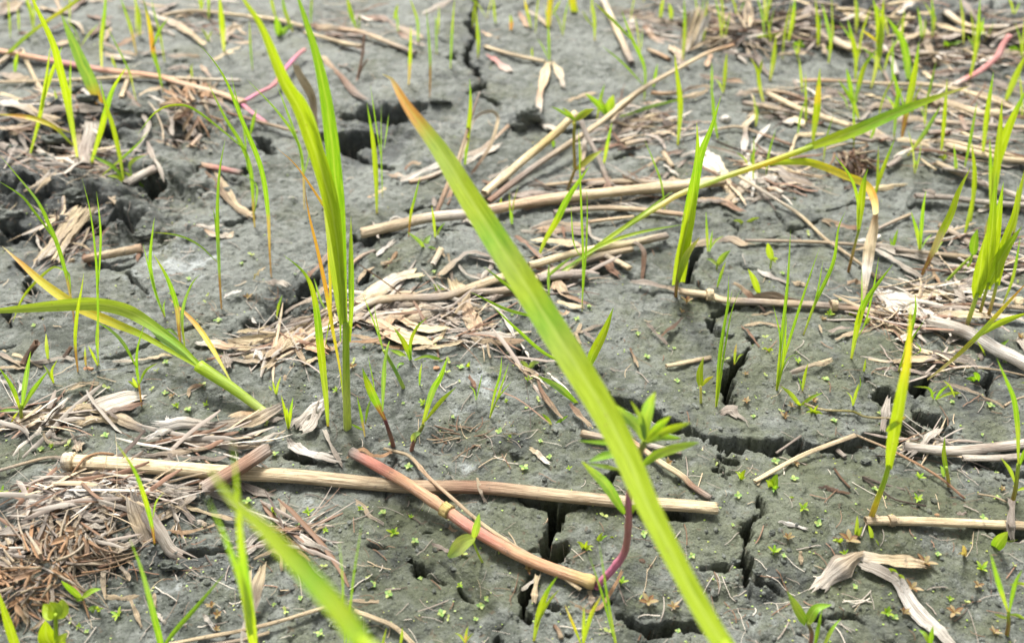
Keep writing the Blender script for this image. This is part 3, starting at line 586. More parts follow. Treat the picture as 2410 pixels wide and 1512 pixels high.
# grey dead leaf pile, lower left
S('g', [(985,500),(1060,640),(1130,740),(1200,860),(1290,905)], 122, 'gray mauve lgray mauve', 'right-hand strip of the folded grey leaf standing on the pile', kind='strip', lift=[6,5,4,1,.5], rag=.25)
S('g', [(930,490),(960,600),(1010,720),(1060,830)], 140, 'gray tan gray', 'broad left-hand strip of the folded grey leaf standing on the pile', kind='strip', lift=[6,5,3,.5], rag=.25)
pile = [([(60,600),(200,480),(330,390),(520,350),(740,345)],90,'gray lgray tan'),([(120,560),(300,500),(520,460),(700,470),(880,520)],80,'lgray white gray'),([(330,520),(500,560),(640,620),(740,650)],60,'mauve gray'),
 ([(760,380),(830,310),(900,320),(960,400)],80,'white gray mauve'),([(900,400),(1100,450),(1250,440),(1390,450)],90,'white lgray gray'),([(850,330),(870,400),(880,470)],90,'mauve dark'),
 ([(400,640),(560,680),(700,690),(780,660)],40,'gray lgray'),([(600,480),(760,520),(860,560),(980,600)],60,'lgray gray'),([(1100,640),(1250,560),(1380,470)],60,'tan gray'),([(1240,460),(1290,560),(1370,660)],60,'gray mauve'),
 ([(1440,440),(1600,500),(1720,570),(1850,640)],64,'gray lgray'),([(1560,330),(1680,380),(1800,440),(1930,480)],60,'mauve gray'),([(1540,290),(1660,370),(1700,420)],90,'gray mauve'),([(1420,330),(1420,440)],46,'cream tan'),
 ([(0,740),(120,720),(260,680)],60,'gray'),([(40,640),(160,600),(250,560)],50,'mauve gray'),([(760,640),(860,590),(900,560)],36,'mauve'),([(0,900),(150,850),(300,840)],50,'mauve gray'),([(0,830),(60,800),(110,780)],60,'lgray'),
 ([(1170,460),(1240,640),(1180,780)],22,'lgray tan'),([(1300,540),(1460,600),(1640,640)],24,'cream tan'),([(1140,720),(1330,730),(1520,680)],22,'oran tan'),([(1230,640),(1270,720),(1310,820)],24,'tan oran'),
 ([(200,470),(280,430),(360,400)],50,'lgray'),([(480,420),(560,440),(700,430)],70,'white lgray'),([(640,500),(700,540),(760,600)],60,'lgray tan'),([(720,880),(860,840),(960,800)],70,'tan gray'),([(760,960),(860,910),(940,870)],36,'tan'),
 ([(1740,820),(1840,750),(1990,720),(2100,740)],60,'lgray white'),([(1750,880),(1860,800),(1990,790)],46,'lgray'),([(2050,720),(2150,790),(2330,870)],60,'white lgray gray'),([(1800,920),(1920,870),(1980,900),(1990,1000)],30,'tan'),
 ([(2120,780),(2200,740),(2280,690)],30,'tan'),([(1990,520),(2005,600),(2010,680)],40,'tan lgray'),([(1060,60),(1130,30),(1200,10)],50,'white lgray'),([(1160,90),(1350,110),(1560,110),(1700,130),(1890,125)],60,'tan mauve tan'),
 ([(1040,190),(1250,170),(1500,130)],44,'mauve tan'),([(930,190),(1150,200),(1380,215),(1550,220)],50,'gray mauve'),([(1700,110),(1850,90),(1930,45),(2000,35)],34,'lgray'),([(2290,10),(2330,110),(2380,200),(2409,260)],36,'lgray mauve'),
 ([(2040,80),(2080,130),(2200,180),(2350,210)],70,'gray white gray'),([(2070,110),(2100,170)],40,'white'),([(550,90),(560,150)],90,'mauve tan'),([(310,40),(330,90),(400,110),(520,70),(620,40)],30,'tan lgray'),([(370,10),(380,60),(440,80)],36,'gray'),
 ([(920,1200),(960,1300),(1000,1400)],34,'tan'),([(1090,1160),(1100,1260)],28,'tan'),([(1110,1290),(1170,1380)],34,'lgray'),([(760,1190),(900,1200),(960,1180)],40,'tan'),([(1440,1320),(1500,1390)],40,'lgray white'),([(850,970),(900,1030),(920,1080)],26,'gray tan')]
for pp, w, cs in pile: S('g', pp, w, cs, kind='strip', lift=random.uniform(.3, 2.2), rag=.9, group='withered grey leaves heaped at lower left')
for i in range(12):
    x, y = random.uniform(80, 1500), random.uniform(340, 720); a = random.gauss(.1, .5); l = random.uniform(60, 170)
    S('g', [(x, y), (x + l * .5 * math.cos(a), y + l * .5 * math.sin(a) * .6 - random.uniform(0, 25)), (x + l * math.cos(a), y + l * math.sin(a) * .6)], random.uniform(12, 40), random.choice(['gray', 'lgray tan', 'mauve', 'gray white', 'tan oran']), kind='strip', lift=random.uniform(.3, 3), rag=.9, group='withered grey leaves heaped at lower left')

# ---- straw, middle row
S('e', [(140,135),(400,75),(620,25),(940,-10),(1300,-80),(1700,-135),(2409,-205),(2700,-235)], 104, 'tan tan lgray salm salm cream tan cream tan', 'long thick straw stalk with a pale knot pointing right from the middle', lift=.6, taper=(.85,.8), m=18, flat_=.72, rough_=.1, knots=((.09,.15),))
S('e', [(330,80),(400,50),(470,55)], 60, 'white lgray', kind='strip', lift=3); S('e', [(225,60),(245,110),(260,170)], 20, 'lgray', kind='strip', lift=3)
S('e', [(1320,365),(1700,262),(2060,200),(2300,150)], 68, 'cream cream cream mauve', 'smooth cream straw stalk ending in a dark bent tip', lift=2.0, flat_=.8)
S('e', [(2060,200),(2110,225),(2135,280),(2130,380),(2122,465)], 42, 'mauve br br', 'dark brown bent tip of the smooth cream stalk standing on the mud', lift=[5,5,4,1,0], kind='strip', rag=.4)
mid = [([(60,700),(280,600),(700,580),(900,520),(1180,425)],86,'lgray tan mauve tan cream','stalk'),([(900,550),(1200,525),(1500,400),(1800,300),(2050,240)],70,'mauve tan mauve tan','stalk'),
 ([(1390,455),(1550,430),(1735,425)],86,'gray mauve mauve','stalk'),([(-1,0),(0,0)],0,'','x'),([(80,620),(290,505),(400,440),(535,415)],108,'gray cream lgray cream','strip'),
 ([(790,485),(840,570),(890,680),(950,800)],140,'cream tan salm tan','strip'),([(755,285),(770,380),(775,430),(790,480)],30,'tan mauve','strip'),([(700,432),(800,340),(900,272),(1060,300)],44,'tan gray mauve','strip'),([(1065,300),(1060,370),(1000,440)],46,'mauve lgray','strip'),
 ([(180,735),(400,720),(560,690),(720,650)],115,'mauve tan gray','strip'),([(20,750),(160,722),(400,860),(620,910)],120,'mauve tan salm cream','strip'),([(310,800),(380,722),(470,770),(600,815),(745,805)],60,'oran salm cream cream','strip'),
 ([(860,730),(940,770),(1080,785)],42,'tan','strip'),([(820,862),(1000,850),(1200,865)],44,'mauve lgray','strip'),([(940,895),(1100,905),(1270,900)],56,'tan salm','strip'),([(1490,530),(1530,495),(1580,560),(1670,605)],72,'salm tan rbr','strip'),
 ([(1530,615),(1610,640),(1700,655)],40,'cream','strip'),([(1850,285),(1950,335),(2040,385)],56,'mauve cream','stalk'),([(1720,310),(1830,320),(1900,390),(1950,432)],66,'mauve br rbr','strip'),([(1340,112),(1480,60),(1580,70),(1700,75)],46,'mauve tan','strip'),
 ([(1400,122),(1560,110),(1700,118)],70,'salm mauve','strip'),([(1380,180),(1550,195),(1700,232)],56,'cream tan','strip'),([(1270,122),(1450,140),(1600,190),(1700,245)],32,'lgray mauve','strip'),([(1740,55),(1900,35),(2065,18)],34,'salm cream','stalk'),
 ([(1055,632),(1130,700),(1180,780),(1225,875)],34,'lgray white','strip'),([(1290,1085),(1370,1130),(1410,1240),(1480,1350),(1560,1440)],36,'tan rbr tan','strip'),([(1620,1350),(1680,1420),(1750,1490)],46,'rbr tan','strip'),
 ([(520,950),(620,920),(710,860)],36,'tan cream','strip'),([(700,860),(860,890),(940,910)],30,'lgray','strip'),([(60,900),(260,890),(420,820)],30,'oran salm','strip'),([(60,850),(200,880),(300,925),(460,950)],30,'tan oran','strip'),
 ([(70,350),(150,290),(240,255)],36,'salm mauve','stalk'),([(260,280),(310,240),(365,200)],36,'white lgray','strip'),([(645,355),(680,290),(705,240)],50,'lgray cream','stalk'),([(640,240),(700,270),(730,300)],26,'br tan','strip'),
 ([(280,350),(340,340),(395,275)],26,'tan oran','strip'),([(120,470),(170,410),(210,385)],24,'tan','strip'),([(820,350),(880,420),(960,450)],18,'lgray','strip'),([(940,640),(960,660),(975,650)],56,'salm cream','strip'),([(700,700),(780,740),(830,770)],44,'tan mauve','strip'),
 ([(1240,160),(1330,230),(1420,310)],24,'rbr mauve','strip'),([(1730,60),(1760,150),(1850,195)],22,'mauve lgray','strip'),([(1560,80),(1575,170)],20,'rbr','strip'),([(2040,478),(2200,500),(2409,545)],42,'gray mauve tan','strip'),
 ([(280,590),(400,605),(490,620)],24,'cream','stalk'),([(1500,690),(1580,710),(1600,690)],30,'salm','strip'),([(1620,850),(1700,830),(1840,780)],22,'tan gray','strip'),([(1690,780),(1660,850),(1680,910)],26,'tan','strip'),([(1700,820),(1750,860),(1790,890)],20,'mauve','strip'),
 ([(2160,780),(2220,840),(2300,920)],20,'mauve','strip'),([(2400,740),(2330,800),(2260,860)],22,'dark br','strip'),([(2290,1070),(2409,1050),(2500,1030),(2610,1010)],42,'cream tan','stalk'),([(900,1145),(930,1190),(945,1230)],26,'rbr','strip'),
 ([(1030,920),(1040,980),(1050,1010)],16,'tan','strip'),([(2040,950),(2070,1020),(2095,1085)],18,'br tan','strip'),([(870,40),(970,60)],50,'lgray mauve','strip'),([(100,1130),(160,1170),(230,1210)],12,'mauve','strip'),
 ([(960,430),(1100,470),(1200,470)],50,'mauve tan','strip'),([(1050,600),(1160,560),(1280,530)],70,'mauve rbr','strip'),([(400,660),(520,620),(640,600)],50,'mauve tan','strip'),([(560,930),(700,940),(840,905)],26,'cream tan','strip'),([(200,640),(330,650),(500,640)],60,'gray mauve','strip')]
for pp, w, cs, kd in mid:
    if kd != 'x': S('e', pp, w, cs, kind=kd, lift=random.uniform(.6, 2.4) if kd == 'strip' else random.uniform(.4, 1.2), group='straw heaped in the middle of the mud')
# ---- straw, middle left
S('d', [(590,318),(800,278),(1000,240)], 80, 'rbr tan tan salm', 'short tan stick with a knot at its right end', lift=.6, knots=((.95,.12),), flat_=.85)
S('d', [(965,215),(985,270),(970,330)], 30, 'rbr', kind='strip', lift=1.5); S('d', [(595,290),(620,330),(640,370)], 24, 'rbr', kind='strip')
S('d', [(160,1060),(210,980),(262,905)], 82, 'br dark br', 'dark hollow twig sticking up at far left', lift=[.3,3,7], name='hollow_twig', cat='twig', taper=(.7,1), rough_=.12)
S('d', [(455,1005),(480,970),(505,935)], 44, 'dark br', lift=[.3,1,2])
lf = [([(60,1490),(400,1430),(650,1365),(985,1285)],130,'mauve tan lgray lgray','strip'),([(-40,1520),(300,1450),(600,1370),(760,1420),(1010,1515)],80,'mauve tan cream mauve','strip'),([(560,1485),(700,1445),(880,1440),(940,1470)],80,'tan cream gray','strip'),
 ([(760,1395),(880,1360),(1000,1330)],50,'mauve rbr','strip'),([(640,1350),(760,1400),(830,1440)],20,'mauve','strip'),([(1120,1500),(1300,1470),(1500,1490),(1700,1470),(1830,1440),(1980,1355)],96,'white lgray gray tan gray','strip'),([(1180,1440),(1195,1500),(1180,1560)],50,'white','strip'),
 ([(1650,1430),(1740,1400),(1840,1410)],60,'tan oran','strip'),([(1840,1430),(1930,1450),(2000,1440)],36,'mauve gray','strip'),([(2090,1500),(2170,1420),(2290,1340)],110,'gray lgray white','strip'),([(2130,1530),(2200,1480),(2240,1400)],90,'lgray gray','strip'),
 ([(1330,1285),(1350,1225),(1420,1205)],24,'tan rbr','strip'),([(1390,920),(1500,910),(1620,940),(1770,950)],60,'white salm cream','strip'),([(1610,905),(1800,890),(2000,860),(2230,760)],70,'tan cream tan','strip'),([(1900,930),(2020,860),(2230,790)],60,'rbr tan','strip'),
 ([(1730,1010),(1820,1000),(1870,960)],60,'cream tan','strip'),([(2065,845),(1990,920),(1900,1030)],155,'tan salm tan','strip'),([(2050,830),(2150,880),(2280,950)],125,'oran tan oran','strip'),([(1990,960),(2070,900),(2060,850)],70,'tan cream','strip'),
 ([(2290,1000),(2200,1030),(2150,1060)],34,'cream tan','strip'),([(2250,900),(2330,960),(2409,900)],40,'oran tan','strip'),([(2080,880),(2100,960),(2150,1050)],44,'br tan','strip'),([(1800,1000),(1820,960),(1850,1030)],26,'white','strip'),([(1640,1030),(1740,1040),(1860,1050)],40,'gray tan','strip'),
 ([(1590,990),(1600,1030),(1610,1085)],86,'gray mauve','strip'),([(2040,770),(2180,740),(2300,690),(2430,640)],70,'mauve tan cream','strip'),([(2130,870),(2250,800),(2409,730)],60,'salm tan','strip'),([(1680,830),(1780,825),(1900,800)],20,'cream','strip'),([(2250,740),(2409,760),(2500,750)],40,'oran tan','strip'),
 ([(2020,690),(2130,630),(2240,570),(2380,450)],26,'mauve tan','strip'),([(2180,440),(2280,330),(2350,260)],24,'rbr mauve','strip'),([(2000,1210),(2020,1130),(2050,1080)],18,'tan salm','strip'),([(0,980),(80,1030),(180,1075)],34,'mauve tan','strip'),([(30,965),(160,1010),(300,1085)],18,'cream tan','strip'),
 ([(220,1045),(330,1040),(440,1010),(520,1030)],26,'mauve lgray','strip'),([(-30,1090),(100,1080),(180,1085)],30,'tan','strip'),([(800,1050),(960,1030),(1200,1000)],18,'lgray cream','strip'),([(470,1260),(560,1210),(680,1200)],14,'tan','strip'),([(480,1230),(600,1190),(700,1190)],12,'tan','strip'),
 ([(1790,460),(1830,410),(1865,378)],14,'ol tan','strip'),([(1590,580),(1650,555),(1700,545)],18,'white','strip'),([(1900,500),(1950,480),(2010,495)],50,'mauve lgray','strip'),([(1450,125),(1520,150),(1580,160)],40,'salm lgray','strip'),([(1400,80),(1470,95),(1560,80)],34,'lgray','strip'),([(1560,160),(1620,150),(1640,130)],50,'lgray tan','strip'),
 ([(0,1170),(60,1200),(110,1240)],16,'lgray','strip'),([(130,1180),(150,1220),(130,1260)],18,'white','strip'),([(1780,740),(1800,770)],20,'white','strip')]
for pp, w, cs, kd in lf: S('d', pp, w, cs, kind=kd, lift=random.uniform(.2, 2.2), group='dry leaf strips strewn on the left')
# frayed bundle from upper-left tile going down
for i in range(13):
    a = i - 6; S('d', [(600 + a * 14, -40), (520 + a * 13, 60), (430 + a * 10, 190), (330 + a * 15, 300 + abs(a) * 6)], random.uniform(18, 40), random.choice(['tan cream', 'cream tan lgray', 'mauve tan', 'lgray gray', 'gray cream tan']), kind='strip', lift=random.uniform(.8, 4), rag=.5, group='frayed straw bundle at upper left')
S('d', [(240,370),(300,290),(420,260),(560,220),(625,125)], 34, 'lgray gray tan', kind='strip', lift=1); S('d', [(400,200),(560,215),(640,260)], 14, 'tan', kind='strip', lift=2); S('d', [(640,290),(700,180),(770,95)], 22, 'mauve br', kind='strip', lift=[.2,4,8]); S('d', [(260,150),(275,220),(315,275)], 16, 'lgray', kind='strip', lift=2)
# ---- straw, middle right
jt = S('f', [(-20,545),(180,570),(300,605),(650,622),(1060,645),(1270,662)], 74, 'tan cream mauve tan mauve salm', 'long jointed brown straw stalk lying in front of the round sprouts', lift=.8)
knot_on(jt, 'f', (190,570), 80, 'cream', .8); knot_on(jt, 'f', (1062,645), 82, 'tan cream', .8)
S('f', [(365,488),(430,530),(500,600),(565,668)], 46, 'tan br dark', kind='strip', lift=[6,4,3,1]); S('f', [(470,600),(560,580),(680,600),(860,640)], 84, 'tan mauve', kind='strip', lift=2, mode='view')
pk = S('f', [(1720,745),(2000,830),(2200,940),(2450,1070)], 112, 'lgray gray white lgray', 'pale grey ridged stalk peeling open at the right edge', lift=1, rough_=.16)
fr = [([(1400,540),(1500,610),(1640,690),(1760,760)],150,'white lgray white','strip'),([(1470,590),(1650,575),(1800,560),(2080,540)],70,'lgray cream white','strip'),([(1400,560),(1470,640),(1540,715)],70,'lgray white','strip'),([(1870,478),(1930,540),(1990,612)],50,'lgray mauve','strip'),
 ([(1255,660),(1330,730),(1420,790),(1545,850)],84,'tan cream tan','strip'),([(1850,800),(1700,810),(1600,850),(1515,890)],56,'mauve lgray','strip'),([(1700,725),(1900,710),(2100,715),(2409,745)],52,'mauve cream lgray','strip'),([(440,185),(700,190),(1000,200),(1400,228)],34,'mauve tan mauve','stalk'),
 ([(90,215),(250,190),(340,175),(440,215)],56,'tan mauve tan','strip'),([(1380,230),(1600,280),(1820,350)],70,'lgray gray','strip'),([(1500,250),(1800,280),(2100,310),(2430,370)],52,'mauve tan gray','stalk'),([(1810,75),(1950,150),(2100,250),(2430,370)],56,'tan mauve tan br','stalk'),
 ([(1370,108),(1480,55),(1610,0)],34,'mauve tan','stalk'),([(2040,612),(2200,640),(2430,665)],46,'mauve tan','stalk'),([(-40,1048),(80,1030),(200,1010)],32,'tan cream','stalk'),([(765,1120),(880,1080),(1045,1038)],46,'mauve cream','strip'),([(1480,1045),(1650,1025),(1830,1028)],46,'tan cream','strip'),
 ([(1760,985),(1900,1010),(2010,1030),(2070,1080)],60,'mauve gray','strip'),([(1800,1112),(1980,1080),(2200,1095),(2430,1140)],18,'cream tan','stalk'),([(1450,1300),(1430,1400),(1410,1530)],66,'lgray gray mauve','strip'),([(1080,882),(1200,840),(1370,818)],26,'tan','strip'),([(1030,835),(1100,810),(1170,800)],34,'mauve','strip'),
 ([(1350,690),(1450,720),(1560,745)],26,'tan br','strip'),([(1380,660),(1450,700),(1600,720)],20,'tan','strip'),([(1830,800),(1960,850),(1880,900)],56,'gray lgray','strip'),([(1160,485),(1200,480),(1270,495)],34,'salm','strip'),([(780,480),(820,490),(860,500)],34,'tan','strip'),([(530,400),(600,430),(720,480)],26,'white mauve','strip'),
 ([(420,795),(480,850),(540,940)],14,'rbr','strip'),([(440,790),(560,770),(700,800)],18,'tan','strip'),([(490,718),(560,708),(650,700)],14,'tan','strip'),([(960,780),(980,830)],16,'tan','strip'),([(280,1400),(330,1380),(400,1440)],80,'mauve gray','strip'),([(1900,620),(2000,590),(2090,560)],30,'lgray','strip'),([(1800,610),(1830,530)],50,'white lgray','strip'),
 ([(980,50),(1100,80),(1220,105)],50,'tan rbr','strip'),([(1240,185),(1320,180),(1390,150)],22,'white','strip'),([(1960,510),(2060,440),(2100,400)],80,'mauve gray','strip'),([(1740,335),(1780,430),(1825,525)],18,'tan oran','strip'),([(1560,510),(1700,480),(1780,450)],14,'tan','strip'),([(2270,1350),(2340,1310),(2430,1280)],18,'tan','stalk'),
 ([(1740,1180),(1900,1210),(2060,1260),(2260,1360)],18,'mauve tan','strip'),([(1200,260),(1290,235),(1400,200)],20,'tan','strip'),([(1350,240),(1500,330),(1680,440)],40,'lgray gray','strip'),([(2320,600),(2409,610)],60,'cream','strip'),([(2380,860),(2400,920),(2450,990)],60,'lgray mauve','strip'),([(2120,960),(2100,1000),(2110,1030)],26,'mauve','strip')]
for pp, w, cs, kd in fr: S('f', pp, w, cs, kind=kd, lift=random.uniform(.3, 2.2) if kd == 'strip' else random.uniform(.2, 1), group='straw and husks strewn on the right')
S('f', [(860,1335),(1000,1380),(1200,1390),(1300,1430),(1560,1440)], 20, 'tan ol tan', 'thin creeping runner stem with small yellow-green leaves', kind='stem', lift=.8, name='creeping_stem', group=None)

# ---- straw, upper left
S('a', [(-60,350),(200,400),(700,490),(1100,540),(1250,580),(1400,622),(1560,665),(1720,725)], 52, 'salm salm pink salm salm tan salm', 'long salmon pink branching stem lying across the upper left', kind='stem', lift=1.2, knots=((.985,.3),), rough_=.02, group='fresh fallen stems')
for pp, ps, lb in [(([(1725,715),(1820,660),(1930,600),(2010,490),(2100,390),(2150,350)]), [1,3,5,5,5,5], 'magenta side branch rising right from the salmon stem'), ([(1715,740),(1770,790),(1880,870)], [1,.5,.2], 'short magenta side branch lying below the salmon stem joint')]:
    S('a', pp, 34, 'mag pink mag pink', lb, kind='stem', lift=ps, rough_=.02, knots=((.3,.25),(.75,.25)), group='fresh fallen stems')
ul = [([(-20,582),(400,570),(700,555),(900,540)],38,'tan cream cream','stalk'),([(640,560),(1000,545),(1400,560),(1695,568)],38,'cream cream lgray','stalk'),([(855,690),(885,610),(910,540)],38,'cream tan','stalk'),([(-30,460),(60,400),(150,350)],50,'tan mauve','stalk'),([(150,350),(220,500),(280,620),(350,745)],40,'cream tan','strip'),
 ([(1140,115),(1250,90),(1400,80),(1750,115)],40,'tan cream','stalk'),([(1750,118),(1950,140),(2150,190)],44,'cream tan','stalk'),([(2150,230),(2300,270),(2480,320)],40,'cream tan','stalk'),([(1230,130),(1320,100),(1380,85)],36,'tan','strip'),([(1060,95),(1230,165),(1330,230),(1445,315)],52,'lgray tan cream','strip'),
 ([(1420,1165),(1560,1190),(1705,1222)],56,'salm pink mauve','stalk'),([(890,1300),(980,1245),(1100,1190)],88,'gray lgray mauve','stalk'),([(1350,1030),(1420,955)],44,'salm mauve','stalk'),([(1410,1185),(1520,1290),(1620,1430),(1760,1530)],52,'br tan','strip'),([(1500,1200),(1600,1330),(1680,1450),(1790,1520)],44,'tan cream','strip'),
 ([(0,715),(120,740),(260,800),(400,840)],60,'white lgray tan','strip'),([(280,790),(500,765),(720,775)],70,'gray mauve lgray','strip'),([(0,800),(160,850),(430,870)],36,'mauve tan','strip'),([(-20,905),(120,905),(230,880)],50,'tan mauve','strip'),([(650,870),(640,960),(600,1060),(585,1180)],112,'lgray mauve mauve','stalk'),
 ([(560,930),(545,1050),(530,1180)],60,'tan lgray','strip'),([(700,1185),(740,1290),(780,1370),(820,1445)],62,'tan mauve tan','strip'),([(1040,1000),(1080,1110),(1120,1170),(1150,1250)],40,'mauve lgray','strip'),([(940,720),(1010,820),(1050,890),(1000,1000)],36,'gray lgray','strip'),([(1000,1000),(960,1050),(925,1115)],30,'gray','strip'),
 ([(1600,795),(1850,865),(2100,932)],34,'rbr tan','stalk'),([(-20,1120),(180,1165),(330,1225),(660,1200)],60,'mauve tan gray','strip'),([(200,1080),(260,1150),(330,1210)],44,'gray mauve','strip'),([(140,1360),(260,1310),(350,1220)],34,'tan lgray','strip'),([(380,1230),(500,1200),(650,1195)],40,'gray tan','strip'),
 ([(500,620),(570,625),(640,690),(715,745)],36,'lgray white','strip'),([(0,660),(120,700),(240,780),(420,900)],36,'cream tan','strip'),([(90,980),(120,1060),(110,1130)],60,'mauve lgray','strip'),([(150,960),(180,1040),(200,1090)],40,'gray','strip'),([(270,1060),(320,1090),(370,1110)],40,'lgray','strip'),([(70,930),(150,920),(240,880)],60,'tan br','strip'),
 ([(0,1020),(60,1050),(130,1080)],70,'mauve gray','strip'),([(2270,400),(2409,545),(2500,650),(2590,705)],52,'tan rbr mauve','strip'),([(990,670),(1060,640),(1150,635)],28,'tan','strip'),([(400,1230),(320,1290),(260,1360)],26,'tan','strip'),([(1190,405),(1300,395),(1400,400)],34,'mauve tan','strip'),([(1510,430),(1580,390),(1680,350)],34,'tan cream','strip'),
 ([(1580,300),(1620,220),(1700,190)],60,'mauve tan','strip'),([(830,330),(920,280),(1000,230)],34,'rbr tan','strip'),([(640,250),(700,200),(780,150)],50,'br mauve','strip'),([(740,300),(760,240),(780,200)],30,'tan','strip'),([(700,300),(850,360),(960,395)],30,'mauve tan','strip'),([(480,140),(560,180),(590,240)],28,'lgray tan','strip'),
 ([(750,385),(820,400),(920,410)],50,'tan lgray','strip'),([(440,90),(400,0),(420,-60)],36,'salm tan','strip'),([(0,100),(70,60),(130,20)],90,'mauve tan','strip'),([(480,80),(540,40),(600,0)],60,'mauve br','strip'),([(1100,90),(1170,60),(1230,30)],34,'mauve','strip'),([(290,60),(400,80),(500,100)],36,'tan mauve','strip'),
 ([(0,520),(120,545),(200,560)],60,'mauve tan','strip'),([(1420,470),(1450,500),(1480,540)],34,'salm mauve','strip'),([(1200,500),(1260,470),(1340,480)],40,'mauve','strip'),([(1000,20),(1100,40),(1180,50)],34,'tan','strip'),([(380,330),(460,300),(520,280)],26,'tan','strip'),([(2200,180),(2300,200),(2440,210)],60,'rbr tan mauve','strip'),
 ([(1220,820),(1215,900),(1215,960)],36,'mauve lgray','strip'),([(1250,830),(1330,900),(1380,960)],60,'gray mauve','strip'),([(380,400),(560,480),(640,560)],20,'mauve','strip'),([(860,620),(920,680),(990,760)],24,'mauve rbr','strip'),([(1420,690),(1560,740),(1640,790)],26,'mauve','strip')]
for pp, w, cs, kd in ul: S('a', pp, w, cs, kind=kd, lift=random.uniform(.3, 2.5) if kd == 'strip' else random.uniform(.4, 1.4), group='straw strewn at upper left')
S('a', [(2085,470),(2130,560),(2190,660),(2212,760),(2208,1010)], 76, 'cream cream tan rbr', 'cream withered leaf hanging behind the tall central grass', kind='strip', lift=[34,28,20,12,1], mode='view', rag=.3)
# ---- straw, upper middle
S('b', [(1010,1365),(1300,1120),(1480,970),(1655,800)], 66, 'cream cream node cream', 'pale yellow straw tube pointing up right, shorter of the crossed pair', lift=[1,4,7,10], flat_=.9)
S('b', [(1035,1425),(1400,1150),(1800,885),(2100,645),(2409,468),(2600,370),(2770,320)], 60, 'rbr mauve tan cream tan cream oran', 'long tan straw stalk with a withered tip crossing behind the pale tube', lift=[1,4,8,10,12,14,16], taper=(1,.55), flat_=.8)
S('b', [(1900,850),(1980,740),(2100,650)], 70, 'cream tan', 'thin sheath peeling off the long tan straw stalk', kind='strip', lift=[9,9.5,10], rag=.5)
um = [([(1430,1310),(1650,1285),(1900,1262)],36,'tan salm','stalk'),([(1740,1300),(2000,1280),(2320,1295)],56,'mauve tan mauve','stalk'),([(1500,1500),(1800,1470),(2100,1480),(2450,1520)],56,'mauve tan salm','stalk'),([(1300,1480),(1500,1440),(1760,1430)],40,'salm mauve','strip'),([(430,1275),(600,1200),(760,1140)],44,'lgray white','strip'),([(480,1285),(620,1250),(745,1195)],44,'salm lgray','stalk'),
 ([(760,1145),(1000,1050),(1185,885)],36,'lgray salm','strip'),([(880,1150),(990,1090),(1110,1035)],40,'lgray','strip'),([(190,1402),(250,1370),(310,1335)],34,'salm cream','strip'),([(335,1245),(390,1240),(445,1250)],36,'salm lgray','strip'),([(1010,328),(1200,385),(1440,437)],38,'cream tan cream','stalk'),([(1460,438),(1430,560),(1400,680),(1395,760)],70,'cream cream salm lgray','strip'),
 ([(1490,448),(1540,520),(1565,605)],62,'cream lgray','strip'),([(1068,405),(1120,450),(1195,505)],50,'pink lgray','strip'),([(1840,-20),(1940,200),(2050,445)],54,'lgray cream mauve','stalk'),([(2165,350),(2240,380),(2315,418)],46,'tan oran','stalk'),([(2185,655),(2280,662),(2409,650)],46,'oran tan','stalk'),([(575,105),(680,50),(790,-10)],44,'lgray mauve','strip'),
 ([(-20,205),(150,230),(330,300),(525,375)],50,'salm tan mauve','stalk'),([(-20,300),(60,315),(140,330)],44,'cream tan','stalk'),([(140,135),(280,130),(400,190),(560,265)],50,'rbr mauve tan','strip'),([(400,230),(500,290),(580,320)],36,'rbr lgray','strip'),([(1000,230),(1050,255),(1110,275)],30,'salm tan','strip'),([(1000,1280),(1080,1300),(1180,1260)],40,'rbr tan','strip'),
 ([(750,1420),(800,1300),(790,1200)],60,'rbr salm','strip'),([(1040,1260),(1120,1230),(1180,1180)],30,'lgray','strip'),([(1600,715),(1700,685),(1800,660)],24,'tan','strip'),([(2000,1020),(2080,1000),(2160,990)],56,'tan mauve','stalk'),([(2160,990),(2280,940),(2360,890)],30,'mauve tan','strip'),([(2270,1070),(2300,1120),(2340,1180)],44,'tan','stalk'),
 ([(2290,1090),(2350,1080),(2409,1070)],36,'rbr mauve','strip'),([(2270,1260),(2350,1190),(2430,1130)],26,'mauve','strip'),([(1430,890),(1480,900),(1520,930)],50,'lgray','strip'),([(2030,900),(2100,850),(2200,830)],80,'mauve cream','strip'),([(1870,990),(1980,880),(2050,810)],60,'mauve lgray','strip'),([(1950,960),(2100,900),(2200,850)],50,'mauve rbr','strip'),
 ([(1200,1380),(1330,1370),(1450,1360)],60,'mauve','strip'),([(2130,730),(2220,730),(2330,720)],34,'salm lgray','strip'),([(2180,780),(2260,830),(2310,880)],70,'mauve dark','strip'),([(2050,130),(2040,200)],44,'lgray','strip'),([(2130,130),(2300,160),(2430,155)],26,'mauve tan','strip'),([(2020,150),(2090,210),(2150,240)],18,'mauve','strip'),
 ([(2130,190),(2210,270),(2280,300)],60,'rbr salm mauve','strip'),([(1260,90),(1290,150),(1310,190)],50,'rbr salm','strip'),([(1320,80),(1400,130),(1440,180)],30,'lgray tan','strip'),([(2340,330),(2380,400),(2409,460)],80,'tan mauve','strip'),([(0,460),(60,490)],40,'mauve rbr','strip'),([(650,1400),(660,1460)],40,'mauve','strip'),([(450,1200),(500,1150),(560,1160)],20,'rbr tan','strip')]
for pp, w, cs, kd in um: S('b', pp, w, cs, kind=kd, lift=random.uniform(.2, 2.2) if kd == 'strip' else random.uniform(.3, 1.2), group='straw strewn at the upper middle')
S('b', [(1900,1340),(1820,1120),(1740,970),(1690,850)], 46, 'rbr gray mauve gray', 'dark grey-brown stick leaning up behind the crossed straw', lift=[.3,4,8,12]); S('b', [(1700,1200),(1715,980)], 44, 'salm lgray', lift=[1,3], kind='strip')
